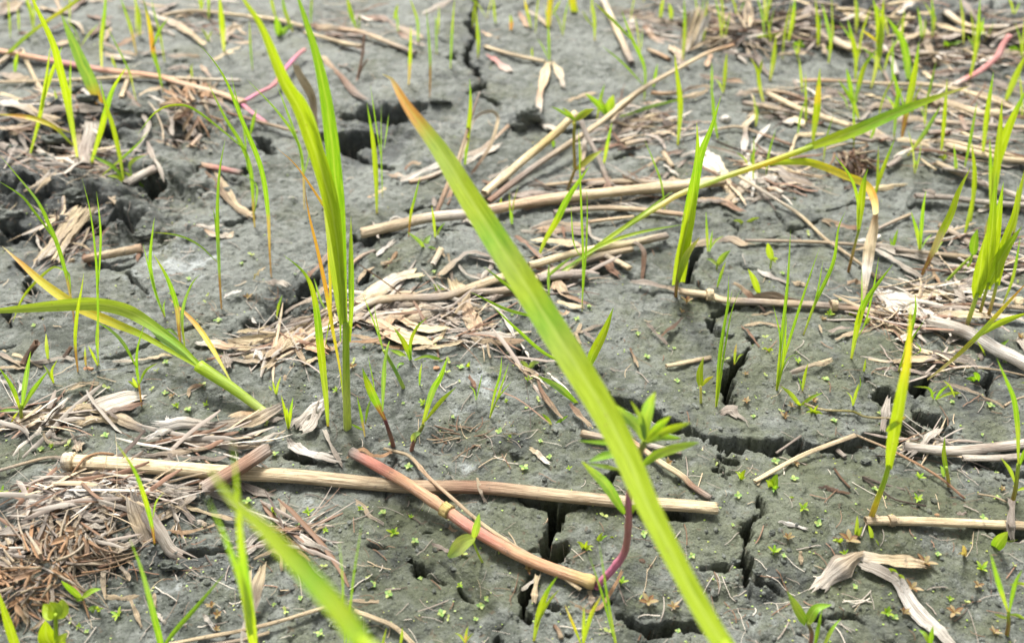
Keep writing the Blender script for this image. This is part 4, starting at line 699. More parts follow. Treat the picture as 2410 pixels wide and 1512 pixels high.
S('b', [(670,1500),(740,1330),(830,1110),(900,880),(975,650)], 44, 'rbr salm tan rbr mauve', 'withered brown straw standing in front of the curled loop', lift=[.4,7,14,20,27], taper=(1,.4), hollow=False)
S('b', [(780,1330),(860,1060),(910,900),(960,820),(1040,790),(1100,820),(1095,900),(1040,1050),(930,1220)], 26, 'tan cream cream white cream tan rbr', 'curled straw loop arching above the mud', lift=[5,13,18,21,22,20,17,11,3], kind='strip', rag=.2, mode='view')
S('b', [(110,570),(130,480),(150,380),(160,240)], 22, 'rbr br', 'dark dry weed stem standing near the round hole', lift=[.2,6,12,20], name='dead_weed', cat='weed'); S('b', [(115,560),(145,480),(185,420)], 16, 'br', lift=[.2,5,9])

# ---- straw, upper right
ur = [([(590,655),(720,720),(880,790),(1180,890)],64,'tan cream tan cream','stalk'),([(420,725),(560,750),(760,790)],56,'mauve tan mauve','stalk'),([(590,640),(740,660),(890,715)],48,'tan rbr','stalk'),([(380,675),(480,650),(560,640)],44,'mauve tan','strip'),([(830,570),(1100,572),(1400,592),(1700,600)],42,'oran tan cream','stalk'),
 ([(1640,590),(1900,625),(2150,700),(2430,800)],50,'tan cream tan','stalk'),([(1640,690),(1850,720),(2100,800),(2230,795)],76,'mauve tan cream','stalk'),([(1130,950),(1260,920),(1350,950),(1420,985)],100,'cream tan mauve','strip'),([(-20,965),(200,925),(380,895),(560,950),(770,1025)],30,'lgray tan rbr','stalk'),
 ([(130,960),(150,1090),(220,1180),(290,1280),(340,1410)],125,'lgray white cream tan','strip'),([(430,1060),(470,1140),(500,1220),(400,1350),(300,1425)],80,'white lgray tan','strip'),([(430,1070),(440,960),(445,880),(480,840)],56,'white mauve cream','strip'),([(1780,1150),(1950,1220),(2150,1310),(2450,1420)],66,'tan mauve lgray','stalk'),
 ([(1640,1382),(1900,1395),(2150,1430),(2450,1450)],60,'mauve gray lgray','stalk'),([(1610,1010),(1850,995),(2100,1050),(2450,1130)],46,'tan cream','stalk'),([(1850,1020),(2050,1070),(2250,1120),(2450,1140)],66,'tan cream tan','stalk'),([(1780,860),(2000,875),(2450,905)],54,'tan mauve tan','stalk'),([(1720,945),(1800,935),(1880,945)],64,'mauve rbr','stalk'),
 ([(740,870),(800,840),(850,880)],60,'lgray cream','strip'),([(460,1100),(480,1200),(500,1300),(490,1380)],40,'white','strip'),([(760,1080),(810,960),(900,950),(1000,945)],30,'cream','strip'),([(600,1150),(740,1200),(830,1230),(980,1255)],30,'cream tan','strip'),([(640,1170),(760,1260),(920,1310)],90,'gray mauve','strip'),([(540,1280),(620,1270),(660,1230)],70,'lgray white','strip'),
 ([(600,1340),(650,1335),(710,1365)],50,'salm lgray','stalk'),([(60,1440),(160,1410),(280,1420),(400,1490)],50,'tan rbr','strip'),([(360,1420),(500,1410),(640,1380),(740,1400)],44,'lgray mauve','strip'),([(580,830),(680,820),(730,860)],18,'mauve','strip'),([(1850,80),(1960,160),(2080,195),(2300,190)],66,'lgray cream tan lgray','stalk'),
 ([(1080,65),(1250,75),(1420,120),(1640,130)],44,'cream tan cream','stalk'),([(1120,80),(1200,120),(1300,125)],60,'tan cream','strip'),([(1400,40),(1500,25),(1640,5)],44,'cream','stalk'),([(1520,230),(1570,170),(1600,100)],40,'cream','strip'),([(1620,370),(1640,280),(1690,160)],40,'lgray mauve','strip'),([(1690,160),(1720,300),(1780,440)],50,'mauve tan','strip'),
 ([(820,200),(950,220),(1050,290),(1190,355)],48,'mauve tan','stalk'),([(1060,265),(1130,310),(1200,355)],50,'lgray cream','stalk'),([(860,40),(950,100),(1040,200)],26,'mauve tan','strip'),([(900,50),(870,110),(880,220)],60,'mauve gray','strip'),([(200,120),(240,230),(370,300)],30,'mauve tan','strip'),([(160,480),(190,410),(200,380)],44,'salm','strip'),
 ([(320,300),(380,380),(440,430)],36,'lgray','strip'),([(1740,290),(1850,250),(2000,230)],60,'tan lgray','strip'),([(1850,270),(2000,220),(2150,240)],80,'mauve lgray','strip'),([(2100,240),(2250,260),(2440,290)],60,'tan mauve','strip'),([(2170,340),(2230,280),(2280,260)],26,'lgray','strip'),([(2090,360),(2250,360),(2440,380)],44,'mauve tan','strip'),
 ([(1400,370),(1500,350),(1600,340)],40,'rbr mauve','strip'),([(1680,380),(1800,380),(1950,400)],24,'lgray','strip'),([(120,540),(260,560),(400,580)],34,'mauve salm','strip'),([(0,640),(100,620),(180,610)],34,'mauve tan','strip'),([(0,690),(80,670),(170,640)],40,'tan','strip'),([(780,560),(800,600),(820,650)],18,'mauve','strip'),([(1010,650),(1100,660),(1200,660)],44,'mauve','strip'),
 ([(1310,770),(1400,740),(1500,760)],50,'mauve tan','strip'),([(1500,860),(1600,840),(1700,850)],60,'mauve tan','strip'),([(1170,840),(1260,840),(1320,790)],18,'lgray','strip'),([(1700,510),(1750,550)],30,'cream','strip'),([(1420,500),(1460,590),(1510,690)],30,'mauve rbr','stalk'),([(1230,900),(1330,900),(1370,940)],40,'white cream','strip'),([(2200,600),(2300,620),(2440,640)],40,'mauve','strip'),
 ([(1440,1180),(1500,1140),(1530,1110)],50,'mauve','stalk'),([(2100,1480),(2250,1440),(2400,1480)],60,'lgray mauve','strip'),([(520,1060),(500,1030),(560,940),(610,890)],34,'lgray white','strip'),([(540,1060),(545,1110),(560,1140)],50,'mauve lgray','strip'),([(1680,1120),(1730,1160),(1790,1200)],24,'cream','stalk'),([(990,1060),(1130,1020),(1300,1010)],26,'tan','stalk')]
for pp, w, cs, kd in ur: S('c', pp, w, cs, kind=kd, lift=random.uniform(.3, 2.8) if kd == 'strip' else random.uniform(.4, 1.8), group='straw strewn at upper right')
S('c', [(350,1212),(600,1370),(820,1512),(1000,1680),(1100,1750),(1280,1880),(1380,1970)], 36, 'cream lgray cream tan tan', 'long thin cream straw slanting down from the arching leaf stem', lift=[5,3,1.5,1,1,1,.6])
S('c', [(1910,602),(2050,530),(2130,480),(2220,400),(2260,320),(2310,250)], 44, 'lgray pink pink pink pink', 'pink fallen stem bending upward at upper right', kind='stem', lift=[.3,1,3,8,12,16], group='fresh fallen stems', rough_=.02)
for i in range(9):
    a = i - 4; S('c', [(30 + a * 12, 370 - abs(a) * 8), (70 + a * 16, 230), (120 + a * 18, 60 + abs(a) * 12)], random.uniform(22, 40), random.choice(['lgray cream', 'tan cream', 'mauve cream cream', 'lgray white']), kind='strip', lift=[.5, 8, 18], mode='view', rag=.3, group='cream straw tuft at top')
for i in range(95):   # loose litter, thicker towards the upper right
    x, y = random.uniform(150, 2450), random.uniform(-60, 420) if i < 60 else random.uniform(500, 1400)
    if i >= 60: x = random.uniform(1000, 2450)
    a = random.gauss(.15, .6); l = random.uniform(70, 330)
    S('c', [(x, y), (x + l * .5 * math.cos(a), y + l * .28 * math.sin(a) - random.uniform(-12, 20)), (x + l * math.cos(a), y + l * .55 * math.sin(a))], random.uniform(14, 46), random.choice(['mauve tan', 'tan', 'cream tan', 'gray mauve', 'rbr mauve', 'lgray', 'cream', 'mauve', 'dark mauve']), kind=random.choice(['strip', 'strip', 'stalk']), lift=random.uniform(.2, 5), group='straw strewn at upper right')
for i in range(40):
    x, y = random.choice([(random.uniform(0, 1700), random.uniform(-60, 400)), (random.uniform(0, 700), random.uniform(700, 1250)), (random.uniform(4300, 5000), random.uniform(850, 1500))])
    a = random.gauss(.1, .5); l = random.uniform(60, 220)
    S('a', [(x, y), (x + l * .5 * math.cos(a), y + l * .3 * math.sin(a) - random.uniform(-10, 16)), (x + l * math.cos(a), y + l * .55 * math.sin(a))], random.uniform(12, 36), random.choice(['mauve tan', 'tan', 'gray mauve', 'rbr mauve', 'lgray', 'mauve', 'dark mauve']), kind='strip', lift=random.uniform(.2, 3), group='straw strewn at upper left')

# ================================================================ GREEN PLANTS
P = plant
# tall central clump
P([('e', [(40,1495),(35,1200),(32,760)], 58, 'pl pl lg lg', 'stem'), ('e', [(25,800),(-60,0),(-260,-660),(-410,-950),(-560,-1310),(-690,-1512),(-760,-1650)], 112, 'lg yg yg yg yg', 'long', -16),
   ('e', [(35,800),(-10,100),(-80,-610),(-160,-1060),(-300,-1512),(-370,-1700)], 98, 'lg g g g g', 'long', 5), ('e', [(15,780),(-80,-30),(-170,-560),(-250,-790),(-340,-905)], 92, 'lg lg pl lg lg', 'leaf', -3),
   ('e', [(60,900),(70,650),(68,300),(68,12)], 52, 'yg g yg', 'blade', -4), ('e', [(-5,900),(-12,500),(-25,100)], 34, 'g yg g', 'blade', 2)], 'tall bright green central grass clump reaching the top edge', lean=.05)
P([('d', [(2312,1490),(2300,1290),(2262,950),(2220,600),(2150,420),(2000,285)], 62, 'lg lg yg g yg g', 'blade', -6)], 'curved green blade just left of the tall central clump')
P([('d', [(2420,1300),(2400,1100),(2345,800),(2330,700),(2290,480),(2240,250),(2180,0),(2145,-230)], 40, 'yg y y y oo oo oo rd', 'long', 3), ('d', [(2290,960),(2320,780),(2335,660),(2310,0),(2290,-50),(2100,-330),(1950,-470)], 34, 'lg y y y y oo oo', 'long', 8)], 'yellow and orange withering shoot behind the tall central clump')
# lying yellow-green shoot: explicit heights
def lying(t, blades, label, base_h=.6, name='grass_shoot'):
    B = on_ground(G(t, blades[0][1][0])); e = empty(name, B)
    for t_, pts, w, cs, pr, hs_, kd in blades:
        P3 = [on_ground(G(t_, p), (hs_[0] + (hs_[1] - hs_[0]) * (i / (len(pts) - 1)) ** .9) / 1e3) for i, p in enumerate(pts)]
        if kd == 'stem': tube('stem', P3, w, cs, LEAF, B, e, taper=(.72, 1.1), m=14, rough_=.03, flat_=.8)
        else: ribbon('leaf', P3, w, pr, cs, LEAF, B, e, twist=random.uniform(-.3, .3), fold=.14)
    setp(e, label, 'grass', 'fallen grass shoots'); return e
lying('d', [('d', [(1862,1390),(1640,1225),(1400,1065)], 84, 'pl lg lg yg', '', (1, 10), 'stem'), ('d', [(1450,1110),(1250,910),(1000,735),(850,665),(650,632),(400,645),(0,680),(-250,700)], 92, 'yg g lg lg lg lg', 'long', (9, 34), 'leaf'),
  ('d', [(1450,1110),(1240,985),(1000,850),(800,765),(570,665),(480,610),(300,480),(150,345),(15,225)], 66, 'yg yg yg y y y oo cr', 'long', (9, 24), 'leaf'), ('d', [(1420,1075),(1200,920),(1030,790)], 62, 'g bg bg', 'leaf', (9, 14), 'leaf'),
  ('d', [(1650,1215),(1500,950),(1400,800),(1300,690),(1190,595)], 36, 'lg y y oo oo', 'long', (5, 16), 'leaf')], 'lying yellow-green shoot with one long leaf arching left to the edge')
lying('e', [('e', [(1500,470),(1900,160),(2250,-60),(2409,-150),(2700,-260),(3009,-362),(3320,-475)], 44, 'cr pl lg cr pl y lg', '', (1, 26), 'stem'), ('e', [(3280,-465),(3609,-582),(3909,-712),(4109,-792),(4309,-862),(4450,-905)], 82, 'yg yg g g yg cr', 'leaf', (26, 36), 'leaf'),
  ('e', [(3009,-362),(3259,-372),(3409,-335),(3559,-272),(3699,-212),(3759,-112),(3774,0)], 52, 'lg yg y y oo cr', 'strap', (20, 26), 'leaf'), ('e', [(1560,390),(1850,215),(2100,130),(2420,70)], 24, 'g yg g', 'blade', (3, 16), 'leaf'), ('e', [(1500,440),(1900,160),(2120,0),(2350,-172)], 26, 'g yg g', 'blade', (2, 18), 'leaf')],
  'long low shoot with arching green leaf pointing right across the upper right')
# the dead hanging leaf at right
S('f', [(1362,-20),(1345,120),(1320,230),(1310,300),(1290,450),(1265,660)], 96, 'oran cream cream white cream tan', 'cream hanging dead leaf, tip touching the jointed stalk', kind='strip', lift=[22,16,12,9,5,.5], mode='view', rag=.15, prof='ovate')
# long blurred foreground blades
def near(t, pts, w, cs, depths, label, prof='long', base=None):
    P3 = []
    for i, p in enumerate(pts):
        d = ray(G(t, p)); z = depths[0] + (depths[1] - depths[0]) * (p[1] - pts[0][1]) / (pts[-1][1] - pts[0][1]); P3.append(CAMP + d * z)
    # root of the blade in the mud below the picture's lower edge
    q = P3[0].copy(); 
    r0 = q + np.array([.006, -.012, 0]); r0[2] = gh(r0[0], r0[1]) - .001
    B = np.array([r0[0], r0[1], r0[2]]); e = empty('long_grass', B)
    ribbon('leaf', P3, w, prof, cs, LEAF, B, e, fold=.10, m=7, n=60, twist=.1)
    tube('stem', [B, B * .5 + P3[0] * .5 + np.array([.002, 0, 0]), P3[0], P3[1]], 1, 'rd lg yg', LEAF, B, e, m=8, absw=.0022, rough_=.02)
    setp(e, label, 'grass', 'long grass blades close to the camera'); return e
near('h', [(2950,1900),(2691,1512),(2511,1212),(2181,576),(1911,-24),(1461,-756),(1086,-1344),(876,-1674),(696,-1965),(465,-2274),(350,-2470),(290,-2500)], 206, 'yg yg yg yg yg yg yg yg yg yg lg g yg lg g yg yg lg lg oo oo cr', (.150, .215), 'broad out-of-focus green blade crossing the centre with an orange tip', prof='near')
near('g', [(2750,1800),(2550,1500),(2409,1300),(2200,1060),(2000,850),(1850,690),(1700,560),(1560,400),(1450,240)], 150, 'yg g yg g yg yg yg lg', (.112, .122), 'short very blurred green blade at bottom left reaching inward', prof='leaf')
P([('g', [(1795,1600),(1760,1300),(1700,800),(1675,450),(1640,80)], 74, 'yg yg g yg g', 'leaf', 0), ('g', [(1770,1450),(1720,1150),(1600,800),(1460,480)], 64, 'yg yg g g', 'leaf', -6)], 'two joined upright green blades at bottom left, blurred', lean=-.25)
P([('g', [(1145,1620),(1130,1500),(1080,1300),(1000,1000),(912,770)], 54, 'g g bg g', 'leaf', 0), ('g', [(1150,1540),(1240,1420),(1400,1240),(1595,1010)], 46, 'g g g', 'leaf', 4)], 'V-shaped pair of green blades rising from the bottom edge at left')
P([('g', [(125,1600),(50,1350),(-20,1120)], 66, 'yg yg yg', 'leaf')], 'green blade cut by the bottom left corner')
P([('g', [(1088,830),(1075,700),(1030,520),(950,300),(810,88)], 44, 'rd g yg g yg', 'blade'), ('g', [(1078,640),(1100,520),(1155,450)], 16, 'g lg', 'blade')], 'slender green blade growing through the folded grey leaf')
# polygonum with magenta stem
B = on_ground(G('h', (1800,1115))); pe = empty('smartweed', B)
zz = [0.001, .006, .010, .022, .034, .042, .050]
sp = [CAMP + ray(G('h', p)) * ((B[1] + dy) / ray(G('h', p))[1]) for p, dy in zip([(1800,1115),(1930,970),(2005,850),(2028,640),(2030,480),(2090,230),(2140,90)], [0, .0005, .001, .001, .001, .001, .001])]
tube('stem', sp, 50, 'mag mag pink pink mag pink lg', STEM, B, pe, taper=(1.1, .85), m=14, rough_=.02, knots=((.19,.2),(.46,.18),(.97,.2)), n=80)
for pts, w, cs in [([(2000,600),(1870,400),(1690,225)],74,'g bg lg'),([(2140,90),(2100,-10),(1980,-110),(1890,-190)],80,'lg bg lg'),([(2145,70),(2160,-120),(2215,-260)],84,'lg bg lg'),([(2150,80),(2230,-10),(2325,-90)],56,'yg g yg'),
   ([(2150,100),(2280,20),(2470,-45)],56,'lg yg lg'),([(2120,265),(2230,180),(2420,120),(2530,95)],66,'g lg bg'),([(2100,180),(1960,110),(1670,85)],40,'g g g'),([(1960,290),(1850,265),(1740,245)],30,'lg bg'),([(1990,190),(1880,185),(1740,235)],56,'bg g bg'),([(2140,110),(2250,60),(2400,70)],44,'lg g g'),([(2140,80),(2120,-60),(2040,-200)],44,'bg lg'),([(2040,600),(2060,560),(2100,540)],40,'g lg')]:
    P3 = []
    for i, p in enumerate(pts):
        d = ray(G('h', p)); P3.append(CAMP + d * ((B[1] + .001 + (random.uniform(-.008, .006) if i == len(pts) - 1 else 0)) / d[1]))
    ribbon('leaf', P3, w, 'ovate', cs, LEAF, B, pe, fold=.16, twist=random.uniform(-.3, .3))
setp(pe, 'magenta-stemmed upright weed with narrow pointed leaves, partly behind the broad blurred blade', 'weed')
for t, bs, lb in [('h', [([(370,125),(350,60),(310,-60)],34,'sred rbr rd','stem'),([(310,-60),(285,-110),(205,-280),(148,-430)],66,'rd g yg g','blade'),([(290,-120),(305,-450),(340,-612)],44,'bg bg bg','blade')], 'two-leaved shoot with a red stem beside the tall central clump'),
     ('h', [([(488,165),(510,100),(580,-30)],32,'sred rbr lg','stem'),([(570,-20),(640,-260),(700,-370),(752,-515)],56,'lg bg g g','blade'),([(590,-50),(700,-190),(812,-295)],44,'yg yg g','blade'),([(500,95),(520,50),(562,28)],56,'pl bg','ovate')], 'two-leaved shoot with a red stem and one tiny leaf right of its twin')]:
    P([(t,) + b for b in bs], lb, name='grass_seedling')
# spidery and broad seedlings
P([('e', [(445,1225),(390,1120),(340,1030),(300,960)], 30, 'pl bg lg', 'stem'), ('e', [(300,980),(240,790),(150,560)], 14, 'g g', 'blade'), ('e', [(295,950),(250,760),(232,640)], 12, 'g g', 'blade'), ('e', [(320,1000),(325,950),(340,890)], 24, 'bg bg', 'blade')], 'pale bent shoot with two hair-thin leaves beside the spidery grass')
P([('e', [(490,1045),(485,1010),(440,900),(370,800)], 50, 'g yg g', 'blade'), ('e', [(490,1030),(490,900),(540,790),(612,725)], 36, 'g yg g', 'blade'), ('e', [(480,1030),(420,985),(340,955)], 44, 'yg g', 'blade'), ('e', [(505,1015),(600,1000),(700,1030),(795,1082)], 36, 'lg g bg', 'blade'), ('e', [(505,1040),(590,1040),(650,1110)], 24, 'g bg', 'blade'), ('e', [(480,1045),(410,1055),(390,1115)], 24, 'g bg', 'blade')], 'spidery small grass with six spreading leaves', fold=.1)
P([('e', [(590,240),(560,200),(520,165),(465,125)], 40, 'lg bg bg', 'ovate'), ('e', [(592,235),(600,190),(632,148)], 52, 'lg bg', 'ovate'), ('e', [(600,235),(640,235),(670,250)], 34, 'bg', 'ovate')], 'three-leaved pale seedling on the mound in front of the thick stalk', name='seedling', cat='seedling')
P([('e', [(1315,1070),(1285,1050),(1248,1048)], 50, 'sg', 'ovate'), ('e', [(1325,1070),(1360,1050),(1398,1045)], 50, 'sg', 'ovate')], 'pair of grey-green round seed leaves left of the broad blurred blade', name='seedling', cat='seedling')
P([('g', [(390,1560),(395,1440),(392,1310)], 34, 'lg yg', 'stem'), ('g', [(392,1330),(350,1290),(305,1235)], 100, 'yg yg', 'ovate'), ('g', [(392,1335),(430,1280),(440,1200)], 100, 'yg lg', 'ovate'), ('g', [(390,1340),(380,1280),(350,1220)], 100, 'lg yg', 'ovate'), ('g', [(385,1560),(330,1470),(320,1350)], 120, 'yg yg', 'ovate'), ('g', [(395,1550),(430,1490),(475,1440)], 80, 'yg lg', 'ovate')], 'broad-leaved bright green seedling at the bottom left', name='seedling', cat='seedling')
P([('g', [(610,1260),(590,1220),(575,1190)], 16, 'pl lg', 'stem'), ('g', [(575,1195),(500,1130),(430,1070)], 52, 'lg g g', 'ovate'), ('g', [(580,1190),(650,1145),(715,1130)], 52, 'lg g', 'ovate'), ('g', [(575,1205),(540,1195),(495,1195)], 48, 'g', 'ovate')], 'three-leaved green seedling right of the orange root clump', name='seedling', cat='seedling')
P([('h', [(1005,945),(960,870),(930,790)], 18, 'pl lg', 'stem'), ('h', [(945,775),(860,810),(745,910)], 112, 'lg pl bg', 'ovate'), ('h', [(935,770),(955,690),(975,595)], 64, 'lg bg', 'ovate')], 'pale pointed-leaf seedling tucked under the thick red stem', name='seedling', cat='seedling')
def seedling(t, c, leaves, label, stem=None):
    """leaves: list of (tip, width, colour)"""
    b = [] if not stem else [(t, [stem, ((stem[0]+c[0])/2, (stem[1]+c[1])/2), c], 14, 'pl lg', 'stem')]
    for tip, w, cs in leaves: b.append((t, [c, ((c[0]+tip[0])/2, (c[1]+tip[1])/2 - 6), tip], w, cs, 'ovate'))
    return P(b, label, name='seedling', cat='seedling', group='small broad-leaved seedlings')
seedling('i', (640,420), [((585,360),50,'lg'),((670,320),66,'lg g'),((610,350),50,'yg'),((680,410),40,'g'),((640,450),40,'bg')], 'leafy light green seedling under the split end of the bent straw')
seedling('i', (415,345), [((445,290),44,'yg'),((500,365),26,'lg'),((370,300),18,'lg'),((395,300),26,'lg')], 'small green seedling left of the split end of the bent straw')
seedling('i', (798,500), [((750,482),34,'lg'),((850,500),34,'lg')], 'flat two-leaved seedling right of the narrow crack'); seedling('i', (1850,320), [((1815,258),36,'bg'),((1920,308),36,'lg')], 'pair of tiny leaves at the foot of the single upright green leaf')
seedling('i', (1230,755), [((1270,690),44,'lg'),((1232,612),40,'lg')], 'curved pale sprout above the reddish rosette'); seedling('i', (1345,765), [((1310,680),42,'lg'),((1385,850),42,'lg')], 'sprout with one leaf up and one leaf down beside the curved pale sprout')
seedling('i', (2205,840), [((2295,725),84,'g lg'),((2075,918),76,'lg yg'),((2370,780),34,'lg')], 'large two-leaved green seedling under the knotted stalk'); seedling('i', (1110,790), [((1055,790),34,'lg'),((1085,830),40,'lg'),((1135,780),36,'lg')], 'small round-leaved green sprout left of the reddish rosette')
seedling('i', (1520,1030), [((1450,985),54,'bg lg'),((1548,1000),44,'yg'),((1570,1060),40,'lg')], 'green three-leaved sprout between the arms of the white forked leaf'); seedling('i', (2000,880), [((1975,820),44,'rp'),((1940,885),30,'rp'),((2055,915),40,'rp')], 'dull purple three-leaved sprout left of the big green seedling')
seedling('h', (1720,840), [((1660,795),44,'lg'),((1700,880),30,'g'),((1780,830),36,'lg'),((1740,790),30,'yg'),((1770,860),30,'lg')], 'leafy green rosette left of the magenta stem'); seedling('h', (1800,800), [((1850,730),40,'lg'),((1880,750),36,'g'),((1780,750),30,'lg'),((1830,840),34,'lg'),((1770,790),30,'lg')], 'second leafy green rosette, nearer the magenta stem')
seedling('h', (1925,775), [((1895,765),34,'lg'),((1957,770),34,'lg'),((1930,795),24,'lg')], 'tiny green sprout touching the left of the magenta stem')
seedling('f', (245,345), [((338,255),56,'lg bg'),((165,315),34,'pl bg')], 'pale two-leaved sprout right of the dark upper right crack', stem=(240,390)); seedling('f', (440,60), [((545,25),36,'lg'),((355,45),36,'lg')], 'flat two-leaved sprout near the small upper hole', stem=(442,72))
seedling('f', (625,320), [((600,200),60,'lg yg'),((672,318),34,'lg'),((660,340),24,'yg')], 'thumb-shaped light green sprout standing alone', stem=(620,380)); seedling('f', (545,548), [((460,385),56,'yg lg'),((655,538),16,'g'),((580,515),44,'g')], 'curved light green sprout behind the jointed straw stalk')
seedling('f', (835,1335), [((690,1210),44,'lg'),((990,1258),36,'lg g'),((790,1330),30,'yg'),((870,1390),30,'yg'),((930,1370),24,'lg')], 'spreading yellow-green sprout at the foot of the thin tall tuft'); seedling('f', (600,960), [((565,945),36,'yg'),((640,960),40,'yg'),((610,930),36,'lg')], 'tiny yellow-green sprout right of the zigzag crack')
seedling('f', (925,1390), [((880,1360),30,'yg'),((990,1410),34,'yg'),((930,1430),30,'g'),((960,1345),24,'yg'),((870,1400),30,'lg')], 'leafy yellow-green tuft at the start of the runner'); seedling('f', (1200,715), [((1170,690),50,'lg'),((1245,690),66,'lg bg'),((1180,740),30,'lg')], 'weed with rounded leaves under the hanging dead leaf')
seedling('f', (1290,765), [((1195,770),34,'lg'),((1365,762),44,'g lg'),((1330,735),40,'lg')], 'low green weed right of the rounded-leaf weed'); seedling('f', (2085,1170), [((2000,1160),50,'g'),((2050,1120),60,'g'),((2120,1150),50,'g lg')], None)
seedling('g', (690,1280), [((620,1270),60,'lg bg'),((762,1290),56,'lg bg'),((690,1250),34,'lg'),((680,1305),30,'lg')], 'four-leaved pale cotyledon sprout at lower left'); seedling('g', (130,445), [((97,470),34,'lg'),((180,430),34,'lg'),((120,425),26,'lg')], 'small pale sprout, left one of the pair above the root clump'); seedling('g', (215,430), [((262,405),36,'lg'),((180,440),36,'lg'),((220,455),26,'lg')], 'small pale sprout, right one of the pair above the root clump')
seedling('g', (1930,580), [((1885,600),34,'g'),((1975,560),36,'g'),((1910,555),30,'lg'),((1950,610),30,'lg')], 'dark green four-leaved sprout behind the blurred blades'); seedling('e', (690,535), [((648,495),50,'bg lg'),((735,535),30,'lg')], 'blue-green comma-shaped sprout in front of the straw mound'); seedling('e', (900,1070), [((875,1075),30,'yg'),((932,1038),44,'yg'),((890,1050),24,'yg')], 'yellow-green sprout right of the spidery grass')
seedling('b', (1880,800), [((1720,660),54,'g'),((1920,670),72,'g lg'),((1830,700),30,'yg')], 'green weed with one upright oval leaf behind the crossed straw', stem=(1885,850)); seedling('b', (1650,850), [((1785,768),58,'ol yg'),((1480,752),36,'g bg'),((1560,760),36,'lg'),((1740,765),40,'lg'),((1640,900),40,'ol')], 'olive-leaved weed at the tip of the pale straw tube', stem=(1640,1180))
P([('b', [(1590,1350),(1650,1190)], 26, 'br rbr', 'stem'), ('b', [(1650,1200),(1640,1000),(1645,870)], 22, 'rbr ol', 'stem'), ('b', [(1655,1200),(1740,1130),(1840,1062)], 56, 'ol ol yg', 'ovate')], 'brown-stemmed weed with one olive leaf among the crossed straw', name='weed', cat='weed')
seedling('a', (1970,250), [((1945,110),60,'g'),((2075,170),50,'bg'),((2010,200),30,'g')], 'dark green weed with an upright leaf behind the salmon stem'); seedling('c', (820,340), [((780,300),50,'g'),((860,330),50,'g'),((800,370),40,'lg'),((850,290),40,'g')], 'round-leaved green weed in the upper right litter')
seedling('c', (1010,350), [((980,330),50,'g'),((1050,360),50,'g')], None); seedling('c', (1870,340), [((1850,290),50,'g'),((1970,290),40,'g'),((1890,380),40,'lg'),((1900,300),40,'g')], None); seedling('c', (640,260), [((520,260),50,'yg'),((745,250),50,'yg'),((640,240),50,'lg')], None)
seedling('c', (1830,1120), [((1800,1130),50,'yg'),((1860,1060),50,'yg'),((1860,1120),50,'yg')], None); seedling('c', (2360,370), [((2300,340),60,'g'),((2430,350),50,'dg'),((2380,430),44,'g')], None); seedling('c', (1650,1170), [((1640,1130),40,'bg'),((1680,1180),34,'lg'),((1625,1180),30,'lg')], None)

